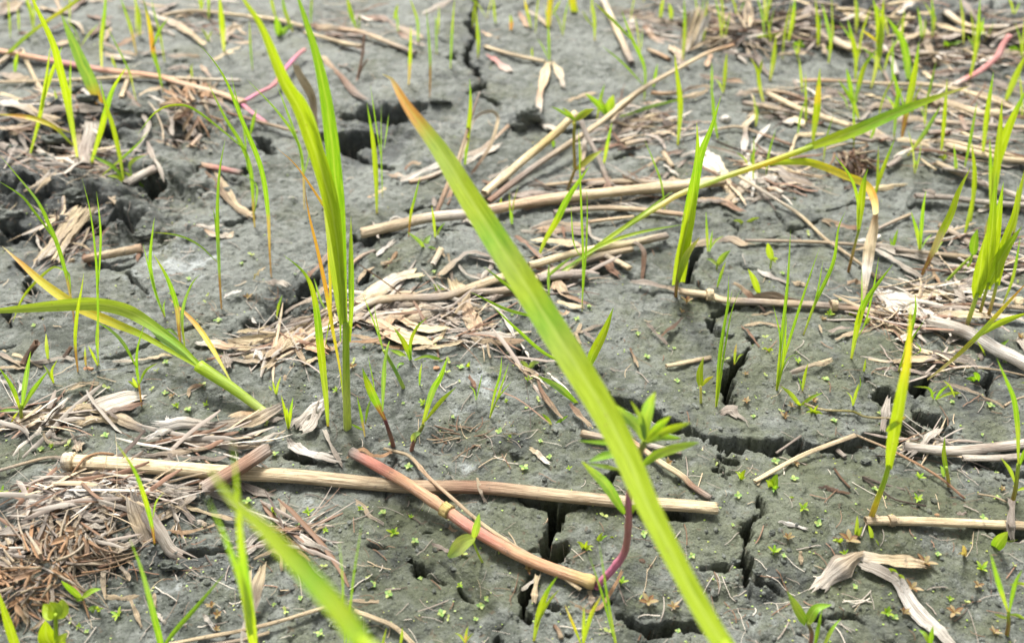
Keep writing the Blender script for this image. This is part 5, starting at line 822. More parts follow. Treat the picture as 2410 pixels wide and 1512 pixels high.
# upright grass, tile by tile ------------------------------------------------------------
GA = [
 [('a',[(555,1185),(500,850),(460,640),(420,480),(370,300),(240,20),(170,-160)],60,'pl lg yg yg yg yg','long'),('a',[(512,1025),(440,950),(370,890),(200,830),(-30,805)],46,'lg y y oo y','blade'),('a',[(495,935),(420,910),(330,880)],18,'y yg','blade')],
 [('a',[(195,1115),(255,930),(290,780),(325,560),(358,310)],38,'lg yg yg yg','blade'),('a',[(290,780),(345,570),(440,325)],38,'yg yg g','blade')],
 [('a',[(615,1205),(700,960),(750,770),(800,620),(898,465)],50,'lg yg g yg','blade')],
 [('a',[(872,1285),(840,1080),(790,870),(745,740),(705,555)],44,'lg yg yg g','blade'),('a',[(870,1285),(830,1250),(755,1240)],36,'yg','blade'),('a',[(880,1280),(800,1180),(625,1088)],40,'g g','blade'),('a',[(1015,1320),(930,1250),(870,1210)],44,'g lg','blade'),('a',[(930,1235),(915,1170),(960,1120),(1035,1095)],38,'bg lg bg','blade')],
 [('a',[(685,1250),(870,1110),(980,1010),(1050,925)],24,'lg g g','blade')],
 [('d',[(1795,90),(1790,0),(1770,-300),(1700,-500),(1590,-680),(1465,-930)],42,'rbr g g g g','blade'),('d',[(1740,-420),(1700,-480),(1400,-720),(1250,-770),(1100,-720),(970,-560)],24,'g g yg g','blade'),('a',[(1745,1200),(1720,900),(1670,700),(1630,520)],22,'bg g','blade'),('d',[(1795,0),(1810,-200),(1700,-290)],20,'bg','blade')],
 [('d',[(1912,435),(1905,300),(1890,-20),(1840,-330),(1700,-680),(1600,-930),(1500,-1090),(1380,-1225)],46,'rd rp g g g g bg','long')],
 [('a',[(700,715),(640,580),(560,400),(490,240),(428,95)],86,'oo bg bg bg bg','leaf')],
 [('a',[(0,420),(150,290),(330,150),(480,50),(620,-60)],34,'dg dg ol dg','cut')],
 [('a',[(715,505),(715,300),(740,80),(750,-120)],38,'pl lg g g','blade')],
 [('a',[(1148,650),(1120,500),(1085,380),(1060,200),(1005,-40)],44,'g g oo y dg','long'),('a',[(1075,350),(1120,230),(1190,125)],32,'g bg','blade')],
 [('a',[(960,370),(930,230),(890,100),(845,-30)],32,'rp lg g','blade')],[('a',[(1160,440),(1130,250),(1090,100),(1065,-20)],22,'lg g','blade')],[('a',[(985,260),(980,100),(940,-30)],36,'lg lg','blade')],
 [('a',[(1580,375),(1568,180),(1545,-60)],50,'pl yg yg','blade')],[('a',[(1783,505),(1770,350),(1760,140)],22,'bg lg','blade')],[('a',[(2145,1465),(2140,1200),(2100,1000),(1960,790),(1740,560)],30,'rp g g g','blade'),('a',[(2145,1180),(2080,940),(1955,600)],24,'bg g','blade'),('a',[(2140,1250),(2180,1100),(2190,980)],16,'bg','blade')],
 [('a',[(2070,230),(2010,80),(1990,-40)],40,'lg g','blade')],[('a',[(2190,180),(2200,20),(2210,-60)],26,'bg lg','blade')],[('a',[(1945,120),(1920,30),(1905,-40)],34,'lg yg','blade')],[('a',[(100,515),(110,440),(125,370)],36,'g lg','blade')],[('a',[(415,720),(395,680),(385,630)],22,'lg','blade')],[('a',[(225,120),(205,50),(185,-20)],36,'yg','blade')],
 [('a',[(130,210),(130,130),(125,60)],22,'lg','blade')],[('a',[(1360,560),(1350,500),(1355,450)],20,'lg','blade')],[('a',[(1470,290),(1450,240),(1415,200)],24,'lg','blade'),('a',[(1470,290),(1480,250),(1500,220)],20,'lg','blade')],[('a',[(820,480),(800,440),(790,390)],26,'lg','blade')],[('a',[(1760,950),(1790,850),(1810,770)],34,'g g','blade')],
 [('a',[(500,800),(495,600),(500,400)],20,'lg g','blade')],[('a',[(960,720),(940,620),(900,480),(740,160)],18,'pl g g','blade')],[('a',[(930,480),(1200,560),(1400,620),(1500,720)],16,'yg g','blade')],
 # middle-left
 [('d',[(522,785),(505,620),(460,400),(400,200),(340,60),(300,-30),(230,-140),(0,-415)],38,'rd rp g g g bg g','long'),('d',[(500,560),(485,420),(440,390),(370,378),(240,490),(150,610),(88,765)],28,'g lg yg yg yg','blade'),('d',[(405,215),(330,100),(240,-20),(150,-130),(-20,-240)],26,'g g g','blade')],
 [('d',[(1560,675),(1548,400),(1535,0),(1550,-300),(1592,-540)],36,'rd bg g g g','blade'),('d',[(1535,340),(1400,215),(1250,148),(1050,125)],20,'g g yg','blade'),('d',[(1545,330),(1520,60),(1500,-60)],18,'g','blade')],
 [('d',[(685,1065),(692,700),(680,350),(640,0),(580,-250)],24,'lg g g g','blade'),('d',[(690,560),(710,200),(700,0),(680,-160)],22,'g g g','blade'),('d',[(685,1060),(660,1000),(622,925)],28,'lg yg','blade'),('d',[(695,1055),(680,900),(690,700)],16,'g','blade')],
 [('d',[(1160,715),(1100,560),(1060,350),(1080,100),(1092,20)],34,'g g g g','blade'),('d',[(1150,700),(1070,450),(1010,210)],20,'g g','blade'),('d',[(1160,715),(1155,650),(1170,600)],14,'g','blade')],
 [('d',[(1268,895),(1262,800),(1245,640),(1180,450),(1080,275)],46,'rd rp g g yg','blade'),('d',[(1258,850),(1200,815),(1140,825)],30,'bg g','blade')],[('d',[(1300,935),(1285,760),(1300,630),(1350,500),(1412,420)],32,'lg bg bg g','blade')],
 [('d',[(545,1125),(530,900),(545,700),(575,530),(592,415)],34,'rd yg yg yg','blade')],[('d',[(995,1355),(978,1180),(965,1080),(970,950),(1020,770)],28,'rd g g g','blade'),('d',[(965,1085),(870,910),(770,810),(665,750)],34,'g bg g','blade'),('d',[(982,1200),(1030,1100),(1115,1048)],26,'g lg','blade')],
 [('d',[(150,1480),(148,1400),(150,1340)],28,'rbr lg','stem'),('d',[(150,1400),(90,1230),(-10,1075)],40,'yg g g','blade'),('d',[(155,1380),(175,1200),(216,965)],46,'g bg g','blade'),('d',[(160,1370),(220,1260),(345,1095)],44,'lg g g','blade'),('d',[(135,1385),(60,1380),(-10,1390)],34,'bg g','blade'),('d',[(75,1480),(100,1430),(130,1390)],24,'rbr yg','blade')],
 [('d',[(333,1030),(330,930),(325,838)],36,'lg pl','blade')],[('d',[(378,1200),(365,1110),(405,1025)],26,'yg lg','blade'),('d',[(375,1190),(340,1110),(305,1060)],22,'lg','blade')],[('d',[(602,1080),(600,1000),(600,930)],22,'rbr lg','blade')],[('d',[(1948,720),(1965,650),(1992,570)],28,'lg g','blade')],
 [('d',[(1950,1275),(1935,1220),(1922,1170)],24,'lg','blade'),('d',[(1945,1275),(1960,1210),(1982,1145)],24,'lg','blade'),('d',[(1940,1270),(1910,1230),(1895,1210)],18,'yg','blade')],
 [('d',[(2032,1512),(2020,1430),(1985,1275)],34,'yg yg','blade'),('d',[(2032,1512),(2050,1400),(2068,1290)],34,'yg g','blade'),('d',[(2032,1512),(2030,1430),(2025,1360)],30,'yg','blade')],[('d',[(2310,680),(2260,600),(2215,450)],24,'bg bg','blade')],
 [('d',[(970,1215),(930,1190),(900,1175)],34,'lg','ovate'),('d',[(965,1210),(945,1170),(940,1150)],30,'lg','ovate')],
 # middle
 [('e',[(472,160),(490,0),(520,-120),(556,-270)],28,'rd yg g g','blade')],[('e',[(664,175),(655,60),(638,-60)],32,'lg yg','blade'),('e',[(666,170),(690,110),(735,55)],26,'lg g','blade')],
 [('e',[(1045,1430),(1080,1270),(1120,1130),(1132,1000)],26,'lg g g','blade'),('e',[(1050,1420),(1120,1240),(1182,1050)],20,'lg g','blade'),('e',[(1050,1400),(1110,1290),(1200,1180)],18,'g g','blade')],[('e',[(950,1305),(975,1210),(995,1120)],14,'g','blade'),('e',[(950,1300),(935,1240),(900,1210)],12,'g','blade')],
 [('e',[(550,1215),(555,1130),(568,1050)],24,'g lg','blade')],[('e',[(1740,1060),(1470,1000),(1250,820),(1060,640)],36,'g g g g','blade'),('e',[(1500,760),(1330,715),(1150,665),(905,545)],32,'g g g','blade')],
 [('e',[(1680,1330),(1560,1240),(1480,1190),(1385,1138)],60,'g bg g','blade')],[('e',[(1330,620),(1240,560),(1130,470),(1005,368)],36,'bg g bg','blade')],[('e',[(1742,1060),(1780,980),(1860,820),(1922,655)],72,'g yg yg g','leaf')],
 [('e',[(1700,680),(1705,300),(1695,0),(1680,-400),(1675,-620)],24,'g g g g','blade'),('e',[(1700,640),(1730,200),(1735,-100),(1722,-190)],20,'g g','blade'),('e',[(1690,300),(1640,200),(1620,-60)],16,'g','blade')],[('e',[(1468,580),(1462,450),(1468,350)],32,'bg bg','blade')],
 [('e',[(1390,285),(1440,180),(1520,40),(1600,-120),(1755,-345)],58,'lg yg g g g','blade')],[('e',[(1490,1480),(1450,1440),(1415,1405)],40,'lg g','blade'),('e',[(1495,1480),(1545,1455),(1602,1418)],34,'g','blade')],[('e',[(165,1560),(140,1420),(110,1280)],30,'rp g g','blade'),('e',[(170,1480),(185,1380),(212,1290)],28,'g bg','blade'),('e',[(150,1505),(110,1500),(70,1480)],24,'g','blade')],
 [('e',[(240,1320),(225,1180),(188,1000)],12,'g','blade')],[('e',[(1205,80),(1200,20),(1190,-40)],36,'bg g','blade')],[('e',[(1400,480),(1500,400),(1640,290)],34,'bg bg','blade')],
 # upper middle
 [('b',[(250,1505),(245,1250),(225,1000),(180,725)],48,'lg yg yg g','blade')],[('b',[(290,1405),(282,1100),(282,740)],14,'g bg','blade'),('b',[(285,1150),(240,850),(205,600)],12,'g','blade'),('b',[(300,1050),(320,930),(335,800)],12,'bg','blade')],[('b',[(472,600),(482,460),(492,180)],38,'rp yg yg','blade')],
 [('b',[(622,690),(626,430),(600,60)],26,'rd bg g','blade')],[('b',[(768,495),(780,250),(800,-20)],28,'bg lg','blade')],[('b',[(540,320),(535,150),(480,-20)],30,'bg lg','blade')],[('b',[(110,200),(70,100),(35,-40)],44,'g yg','blade'),('b',[(130,290),(125,180),(130,90)],20,'bg','blade')],
 [('b',[(868,1180),(888,1000),(910,750),(906,550)],44,'g yg yg g','blade')],[('b',[(1458,185),(1470,60),(1485,-40)],50,'tan y y','cut'),('b',[(1490,110),(1520,50),(1550,0)],30,'lg','blade')],[('b',[(1342,195),(1310,80),(1290,-20)],30,'lg y','blade')],[('b',[(1650,90),(1635,30),(1628,-30)],60,'yg y','cut')],[('b',[(1790,285),(1785,120),(1760,-20)],34,'lg lg','blade'),('b',[(1785,200),(1730,130),(1700,70)],20,'lg','blade')],
 [('b',[(2140,705),(2140,480),(2050,270),(1975,70)],34,'bg g g','blade'),('b',[(2075,310),(1900,130),(1765,5)],30,'g yg','blade'),('b',[(2130,600),(1990,450),(1840,325)],20,'g','blade')],[('b',[(1472,440),(1465,330),(1458,180)],24,'bg g','blade'),('b',[(1470,420),(1420,330),(1380,270)],14,'g','blade')],
 [('b',[(1845,1195),(1870,1050),(1910,860)],38,'lg g','blade')],[('b',[(2375,1025),(2392,750),(2365,500),(2352,380)],50,'lg yg yg','blade')],[('b',[(2290,1500),(2260,1300),(2200,1130),(2140,990)],20,'g g','blade')],[('b',[(1900,830),(2050,800),(2200,750),(2450,688)],34,'bg bg g','blade')],
 [('b',[(2200,620),(2215,540),(2230,450)],32,'g','blade')],[('b',[(2250,150),(2260,60),(2275,-30)],40,'lg yg','blade')],[('b',[(1090,160),(1080,80),(1075,-20)],30,'lg','blade')],[('b',[(370,140),(385,90),(400,30)],34,'lg','blade')],[('b',[(1120,1470),(1125,1430),(1130,1390)],24,'lg','blade')],[('b',[(1200,1560),(1190,1480),(1185,1350)],14,'lg','blade'),('b',[(1205,1560),(1215,1440),(1250,1310)],12,'lg','blade')],
 [('b',[(1805,830),(1830,700),(1860,590)],34,'lg g','blade')],[('b',[(1680,1250),(1690,1100),(1675,950)],16,'lg','blade')],[('b',[(2330,150),(2325,80),(2310,20)],44,'lg','blade')],[('b',[(1350,400),(1345,360),(1350,330)],20,'lg','blade')],[('b',[(1500,1040),(1495,1000),(1490,970)],34,'g','blade')],[('b',[(1195,220),(1200,160),(1190,100)],40,'sred lg','blade')],
 [('e',[(2360,590),(2375,420),(2409,150),(2430,0)],26,'rd tan tan','stem'),('e',[(2355,500),(2380,380),(2430,150),(2460,0),(2510,-400),(2509,-650)],80,'lg yg yg g yg','leaf',-4),('e',[(2400,480),(2430,150),(2520,-360),(2610,-610),(2682,-840)],84,'yg yg g g g','leaf',5),('e',[(2370,500),(2430,300),(2530,160)],60,'yg lg cr','blade',-8)],
 # upper right
 [('c',[(0,440),(15,220),(10,-20)],34,'lg g','blade')],[('c',[(290,645),(300,520),(312,370)],40,'lg yg','blade'),('c',[(285,640),(260,590),(235,560)],18,'lg','blade')],[('c',[(580,735),(545,620),(525,500),(475,405)],40,'pl yg yg','blade'),('c',[(540,540),(550,480),(560,420)],30,'yg','blade')],[('c',[(618,565),(640,430),(658,250)],46,'pl lg yg','blade'),('c',[(600,720),(610,640),(625,560)],24,'pl lg','blade')],
 [('c',[(205,680),(205,600),(205,440)],26,'bg g','blade')],[('c',[(252,975),(225,850),(200,580)],38,'g g g','blade')],[('c',[(922,1000),(930,900),(948,760),(968,480)],58,'lg yg y yg','blade')],[('c',[(850,655),(835,540),(820,400)],24,'lg','blade')],[('c',[(745,305),(775,150),(795,-20)],46,'lg lg g','blade')],
 [('c',[(1030,450),(1045,300),(1010,130),(980,20)],36,'lg bg g','blade')],[('c',[(1222,565),(1222,400),(1195,270),(1162,130)],44,'lg yg g','blade')],[('c',[(1328,635),(1360,500),(1395,300),(1420,-20)],52,'pl lg yg','long'),('c',[(1390,400),(1385,180),(1340,-20)],58,'yg yg g','leaf'),('c',[(1390,310),(1330,260),(1260,210)],24,'y','blade')],
 [('c',[(1205,760),(1235,640),(1290,460),(1385,330)],46,'bg yg g','blade')],[('c',[(1255,855),(1200,720),(1095,560)],40,'lg g g','blade'),('c',[(1205,720),(1180,600),(1155,480)],44,'g g','blade')],[('c',[(1495,970),(1510,740),(1520,650),(1468,455)],42,'bg g g','blade'),('c',[(1510,720),(1560,760),(1520,600)],18,'g','blade')],
 [('c',[(1550,970),(1570,850),(1640,500),(1668,290)],56,'rd lg yg g','blade')],[('c',[(1605,560),(1565,330),(1500,210),(1420,100)],58,'bg g g','leaf')],[('c',[(2025,575),(2080,300),(2100,-20)],42,'lg lg g','blade'),('c',[(2080,300),(2110,200),(2125,120)],26,'g','blade')],[('c',[(1828,1090),(1845,850),(1867,555)],40,'yg yg lg','blade')],
 [('c',[(2120,1115),(2150,800),(2195,505)],46,'lg yg g','blade')],[('c',[(1990,1200),(2030,980),(2078,720)],30,'g g','blade')],[('c',[(2180,1560),(2215,1180),(2235,950),(2255,700)],60,'lg yg yg','blade')],[('c',[(2190,1300),(2280,950),(2430,620)],66,'g yg yg g','blade')],[('c',[(2270,740),(2340,560),(2430,370)],54,'lg yg','blade')],[('c',[(1690,810),(1740,650),(1790,430)],26,'g g','blade')],
 [('c',[(1578,1105),(1700,950),(1825,740)],44,'pl bg g','blade')],[('c',[(1315,1010),(1350,920),(1390,830)],26,'g','blade')],[('c',[(1345,1420),(1400,1230),(1500,970)],40,'yg yg g','blade'),('c',[(1360,1400),(1375,1250),(1382,1030)],26,'lg','blade')],
 [('f',[(1168,415),(1195,300),(1225,180),(1245,110)],22,'rd rp lg','stem'),('f',[(1240,130),(1262,-100),(1285,-250),(1308,-322)],62,'lg yg yg g','blade'),('f',[(1238,110),(1240,-60),(1190,-250),(1065,-425)],30,'yg g','blade')],
 [('f',[(1680,445),(1760,280),(1820,150),(1895,0),(1950,-160),(2035,-335)],60,'rd tan yg yg yg','blade'),('f',[(1790,270),(1810,220),(1840,190)],20,'lg','blade')],[('f',[(1855,470),(1960,370),(2045,290)],22,'lg lg','stem'),('f',[(2050,290),(2060,200),(2082,105)],66,'g g','ovate')],
 [('f',[(1680,265),(1660,150),(1612,-20)],38,'lg g','blade'),('f',[(1680,260),(1692,0),(1718,-170)],38,'g g','blade'),('f',[(1690,230),(1720,180),(1760,140)],18,'g','blade')],[('f',[(1490,235),(1500,170),(1520,105)],34,'g','blade'),('f',[(1485,230),(1470,190),(1462,165)],18,'g','blade')],
 [('f',[(182,275),(172,150),(165,-20)],26,'lg g','blade'),('f',[(190,265),(200,190),(212,110)],22,'g','blade'),('f',[(192,240),(230,190),(292,150)],22,'lg','blade')],[('f',[(242,515),(270,430),(305,330)],30,'g lg','blade')],
 [('f',[(2010,775),(2050,650),(2080,560)],34,'tan pl lg','stem'),('f',[(2075,590),(2100,400),(2140,130)],88,'yg yg yg','leaf'),('f',[(2085,570),(2160,300),(2190,0),(2215,-300)],74,'yg yg g','leaf',6)],
 [('f',[(2100,705),(2130,580),(2160,480)],24,'rbr lg','stem'),('f',[(2150,530),(2190,250),(2220,60),(2265,-230)],78,'yg yg yg g','leaf'),('f',[(2155,500),(2250,300),(2395,85)],84,'yg yg g','leaf')],[('f',[(2155,735),(2190,600),(2220,480)],26,'rd tan lg','stem'),('f',[(2220,500),(2260,250),(2340,0),(2365,-200)],64,'yg yg','leaf'),('f',[(2230,450),(2280,200),(2300,60)],36,'lg','blade')],
 [('f',[(1980,410),(2030,340),(2045,300)],26,'g','blade')],[('f',[(2260,640),(2330,450),(2385,150)],30,'lg g','blade')],[('f',[(1990,155),(2010,60),(2030,-20),(2050,-180)],40,'lg yg','blade'),('f',[(2130,190),(2160,60),(2185,-30)],44,'tan lg','blade')],[('f',[(2340,150),(2370,-100),(2420,-330)],44,'lg yg','blade')],[('c',[(2040,1560),(2062,1250),(2040,1000)],44,'lg yg yg','blade')],[('c',[(2180,1500),(2175,1250),(2168,970)],38,'lg g','blade')],
 # right, middle
 [('f',[(665,1225),(690,950),(740,500),(762,110)],34,'yg g g g','blade'),('f',[(670,1225),(720,1000),(860,550),(965,240)],28,'lg g g','blade'),('f',[(675,1225),(690,900),(640,640)],20,'g g','blade'),('f',[(672,1225),(705,1050),(735,700)],34,'yg g','blade'),('f',[(668,1215),(680,1050),(690,900)],30,'yg g','blade'),('f',[(690,1150),(740,1020),(830,980)],12,'g','blade')],
 [('f',[(858,835),(930,640),(1060,350),(1100,100),(1150,-20)],38,'lg g g g','blade'),('f',[(862,830),(940,600),(990,330)],20,'g g','blade')],[('f',[(235,1368),(260,1000),(315,650),(325,430)],34,'yg g g g','blade'),('f',[(238,1365),(285,850),(352,530)],30,'yg g','blade'),('f',[(240,1350),(290,1000),(345,690),(412,520)],18,'g g','blade'),('f',[(242,1360),(262,1200),(285,1100)],22,'lg','blade')],
 [('f',[(1195,1008),(1240,760),(1300,600),(1485,350)],54,'lg yg g g','blade'),('f',[(1235,780),(1262,640),(1265,380)],14,'g','blade'),('f',[(1215,900),(1290,760),(1350,500),(1385,300)],18,'g','blade')],[('f',[(1528,1095),(1570,970),(1640,700),(1640,560)],38,'lg g g','blade'),('f',[(1535,1060),(1620,880),(1712,740)],20,'g','blade'),('f',[(1620,1000),(1680,960),(1640,900)],12,'g','blade')],
 [('i',[(1330,635),(1360,540),(1420,380),(1455,260)],42,'rbr y lg yg','stem'),('i',[(1455,280),(1480,100),(1545,-260),(1590,-520),(1612,-905)],78,'yg yg yg y yg','leaf'),('i',[(1440,-10+30),(1480,-20),(1580,-90)],50,'yg lg oo','ovate')],
 [('f',[(1735,1150),(1900,1030),(2100,840),(2300,620),(2450,460)],46,'tan ol lg y oo','blade'),('f',[(2090,860),(2240,765),(2450,690)],56,'lg yg yg','blade')],[('f',[(2150,1005),(2120,960),(2075,890)],18,'lg','blade'),('f',[(2150,1005),(2220,950),(2305,882)],48,'lg g','blade')],
 [('i',[(2338,500),(2350,420),(2370,250)],32,'rbr lg','stem'),('i',[(2370,260),(2365,0),(2340,-200),(2290,-330),(2215,-500)],46,'lg g g','blade'),('i',[(2352,400),(2310,290),(2240,200)],36,'lg lg','blade'),('i',[(2372,280),(2400,190),(2440,100)],36,'g','blade'),('i',[(2350,440),(2409,420),(2450,430)],30,'yg','blade')],
 [('f',[(1780,1300),(1740,1230),(1630,1215)],26,'g lg','blade'),('f',[(1785,1300),(1830,1240),(1890,1200)],28,'g','blade'),('f',[(1790,1290),(1900,1260),(2015,1290)],34,'yg lg','blade'),('f',[(1920,1290),(1890,1220),(1840,1170)],22,'lg','blade'),('f',[(1760,1310),(1760,1270),(1790,1250)],22,'yg','blade')],
 [('f',[(848,1245),(860,1150),(885,1050)],32,'lg yg','blade'),('f',[(850,1240),(830,1180),(810,1150)],14,'g','blade')],[('f',[(1205,1345),(1220,1270),(1245,1190)],32,'lg','blade'),('f',[(1205,1340),(1190,1290),(1155,1250)],14,'lg','blade'),('f',[(1230,1260),(1255,1200),(1250,1140)],12,'g','blade')],[('f',[(1280,1115),(1285,1070),(1292,1020)],24,'lg','blade')],
 [('f',[(132,1340),(128,1260),(125,1210)],20,'pl cr','stem'),('f',[(125,1215),(120,1120),(148,1005)],58,'yg yg lg','leaf'),('f',[(140,1210),(170,1170),(218,1140)],40,'yg y','blade')],[('f',[(368,1045),(370,970),(380,910)],28,'lg rp','blade'),('f',[(372,1040),(400,1000),(430,985)],18,'lg','blade')],[('f',[(2430,1215),(2340,1245),(2228,1288)],100,'lg pl y','cut')],
 # bottom right
 [('i',[(1890,395),(1870,330),(1860,270)],26,'oran lg','stem'),('i',[(1862,300),(1845,180),(1850,55)],44,'g yg g','leaf')],[('i',[(905,1540),(910,1440),(880,1365)],34,'rbr sred lg','stem'),('i',[(870,1375),(800,1260),(735,1140)],72,'g lg bg','leaf'),('i',[(880,1375),(940,1270),(1055,1240)],72,'lg g g','leaf')],
 [('i',[(930,1560),(955,1420),(985,1270)],40,'g g','blade'),('i',[(985,1560),(1050,1420),(1118,1335)],40,'lg g','blade')],[('i',[(1750,1540),(1755,1450),(1767,1390)],46,'g g','blade'),('i',[(1745,1500),(1710,1450),(1665,1415)],44,'lg g','blade')],
 [('i',[(2298,1445),(2300,1380),(2300,1290)],30,'rbr rbr lg','stem'),('i',[(2300,1300),(2235,1100),(2170,870)],46,'lg g g','blade'),('i',[(2305,1290),(2345,1100),(2400,990)],40,'g g','blade'),('i',[(2308,1310),(2360,1315),(2430,1350)],36,'g lg','blade'),('i',[(2295,1335),(2250,1325),(2195,1305)],30,'lg','blade'),('i',[(2310,1100),(2380,1090),(2440,1110)],30,'lg','blade')],
 [('h',[(1355,1500),(1395,1300),(1450,1150),(1527,1035)],56,'lg yg g','blade'),('h',[(1375,1400),(1450,1240),(1545,1125)],32,'yg yg','blade')],[('h',[(1700,1520),(1640,1390),(1575,1235)],30,'yg y cr','blade'),('h',[(1705,1520),(1710,1380),(1712,1250)],36,'yg yg','blade'),('h',[(1712,1500),(1760,1320),(1838,1170)],44,'lg yg y','blade')],
 [('h',[(1955,1560),(1880,1200),(1850,1000),(1818,800)],26,'lg g g','blade'),('h',[(1945,1540),(1850,1200),(1745,880)],24,'g g','blade')],[('h',[(30,1600),(80,1100),(150,640)],22,'g g g','blade'),('h',[(20,1560),(10,1100),(-15,780)],18,'g g','blade')],[('h',[(140,1600),(110,1480),(60,1400)],40,'lg lg','blade')],
 [('h',[(870,1530),(880,1450),(895,1390)],30,'oran yg','blade'),('h',[(875,1500),(840,1460),(800,1440)],20,'yg','blade'),('h',[(880,1490),(900,1470),(935,1440)],20,'yg','blade')],[('h',[(280,1560),(300,1480),(320,1400)],26,'lg','blade')],[('h',[(410,1530),(425,1470),(430,1400)],34,'lg','blade')],
]
for bl in GA: P(bl)
# lots of thin far shoots towards the top that the eye reads one by one
for i in range(84):
    x = random.choice([random.uniform(0, 2200), random.uniform(2600, 4600), random.uniform(4900, 7200), random.uniform(4900, 7200)]); y = random.uniform(-150, 420) if i < 58 else random.uniform(300, 1300)
    if i >= 58: x = random.uniform(5000, 7220)
    h = random.uniform(130, 420); dx = random.gauss(0, 50); w = random.uniform(12, 26)
    b = [('a', [(x, y), (x + dx * .3, y - h * .5), (x + dx, y - h)], w, random.choice(['lg yg', 'lg g', 'pl lg', 'bg g', 'yg yg']), 'blade')]
    if random.random() < .6: b.append(('a', [(x, y), (x - dx * .5, y - h * .35), (x - dx * 1.2 - 20, y - h * .7)], w * .8, 'lg g', 'blade'))
    P(b)

# ================================================================ ROOT CLUMPS, SHELL, CLODS, SPROUTS, LITTER
def root_clump(t, c, rx, ry, n, label, cs, w=(16, 34), hmax=9, name='root_clump', aim=None):
    B = on_ground(G(t, c)); e = empty(name, B)
    for i in range(n):
        a = random.uniform(0, 2 * math.pi); r = random.random() ** .6
        x, y = c[0] + rx * r * math.cos(a), c[1] + ry * r * math.sin(a)
        dr = (math.atan2(y - c[1], x - c[0]) if aim is None else aim) + random.gauss(0, .5); l = random.uniform(.6, 1.5) * (rx + ry) / 2
        h0 = hmax * (1 - r * .6) * random.uniform(.2, 1); bend = random.gauss(0, .28)
        pts = []; px, py = x, y; d = dr
        for k in range(5):
            lf = h0 * math.cos(k / 4 * 1.4) + .3
            pts.append(on_ground(G(t, (px, py)), lf / 1e3)); d += bend * .5 + random.gauss(0, .10); px += math.cos(d) * l / 4; py += math.sin(d) * l / 4 * .8
        if random.random() < .75: tube('root', pts, random.uniform(*w), random.choice(cs), ROOT, B, e, taper=(1, .35), m=7, rough_=.12, n=14)
        else: ribbon('root', pts, random.uniform(*w) * 1.3, 'strap', random.choice(cs), ROOT, B, e, mode='flat', rag=.7, m=4, n=14, curl=.3)
    setp(e, label, 'roots'); return e
root_clump('g', (330,960), 380, 250, 99, 'large tangled clump of orange-brown dead roots at lower left', ['oran tan', 'mauve tan', 'tan mauve', 'oran mauve', 'mauve gray', 'tan lgray', 'rbr tan', 'oran'], w=(12, 28), hmax=8)
root_clump('g', (120,1150), 230, 170, 60, 'smaller brown root tangle at the left edge below the large one', ['oran tan', 'tan mauve', 'oran rbr', 'mauve'], w=(11, 26), hmax=6)
root_clump('g', (560,760), 330, 170, 80, 'upright orange root stubs on the right side of the root clump', ['oran tan', 'tan mauve', 'oran mauve', 'gray tan', 'lgray tan'], w=(10, 26), hmax=6, aim=1.3)
root_clump('a', (1390,745), 170, 120, 60, 'round brown tuft of fine roots behind the white shell', ['oran tan', 'tan mauve', 'rbr tan', 'oran'], w=(10, 24), hmax=9)
root_clump('c', (1200,1130), 150, 90, 60, 'round dark brown ball of dead roots under the arching leaf', ['rbr oran', 'dark oran', 'tan rbr', 'dark rbr'], w=(10, 24), hmax=12, aim=.9)
root_clump('c', (460,220), 300, 110, 60, 'dark brown root and straw tangle at the top right of centre', ['dark mauve', 'mauve tan', 'dark br', 'tan'], w=(12, 26), hmax=10)
root_clump('f', (1400,640), 70, 60, 22, 'fine pale rootlets hanging at the tip of the cream dead leaf', ['lgray', 'tan', 'mauve tan'], w=(8, 18), hmax=4, aim=.5)
root_clump('d', (250,620), 120, 60, 10, 'few thin grey rootlets on the left mud bank', ['gray tan', 'mauve'], w=(6, 12), hmax=2)
root_clump('h', (900,60), 240, 60, 16, 'thin brown rootlets on the mud behind the long stalk', ['rbr', 'br tan', 'tan'], w=(6, 14), hmax=1.5)

def lump(name, t, c, rx, ry, hh, label, cat, colr, mat, seed, detail=.25, group=None, sc=None):
    B = on_ground(G(t, c)); s = scale_at(B); n, m = 26, 20; V, F, U, CC = [], [], [], []
    for i in range(n + 1):
        th = math.pi * i / n
        for j in range(m):
            ph = 2 * math.pi * j / m; d = np.array([math.sin(th) * math.cos(ph), math.sin(th) * math.sin(ph), math.cos(th)])
            k = 1 + detail * float(vn(d[0] * .01 + seed, d[1] * .01 + d[2] * .013, .007, seed)) + detail * .6 * float(vn(d[0] * .01, d[1] * .01 + d[2] * .02 + seed, .003, seed + 1))
            V.append(B + np.array([d[0] * rx * s * k, d[1] * ry * s * k, (d[2] * hh * s + hh * s * .35) * k])); U.append((j / m, i / n)); CC.append(np.array(C[colr]))
    for i in range(n):
        for j in range(m): F.append((i * m + j, i * m + (j + 1) % m, (i + 1) * m + (j + 1) % m, (i + 1) * m + j))
    o = link_mesh(name, V, F, U, CC, mat, B, None); setp(o, label, cat, group); return o
lump('snail_shell', 'a', (1172,760), 46, 34, 30, 'small white shell fragment beside the brown root tuft', 'shell', 'white', STRAW, 3, .15)
lump('snail_shell', 'c', (300,850), 38, 30, 26, 'small white shell at upper right, left of the white peeling straw', 'shell', 'white', STRAW, 4, .15)
lump('mud_clod', 'b', (1320,850), 70, 46, 62, 'rough dark mud clod standing alone in front of the forked straw', 'clod', 'gray', MUD, 5, .5)
lump('mud_clod', 'b', (1270,910), 60, 40, 34, 'low mud crumb at the foot of the standing clod', 'clod', 'gray', MUD, 6, .5)
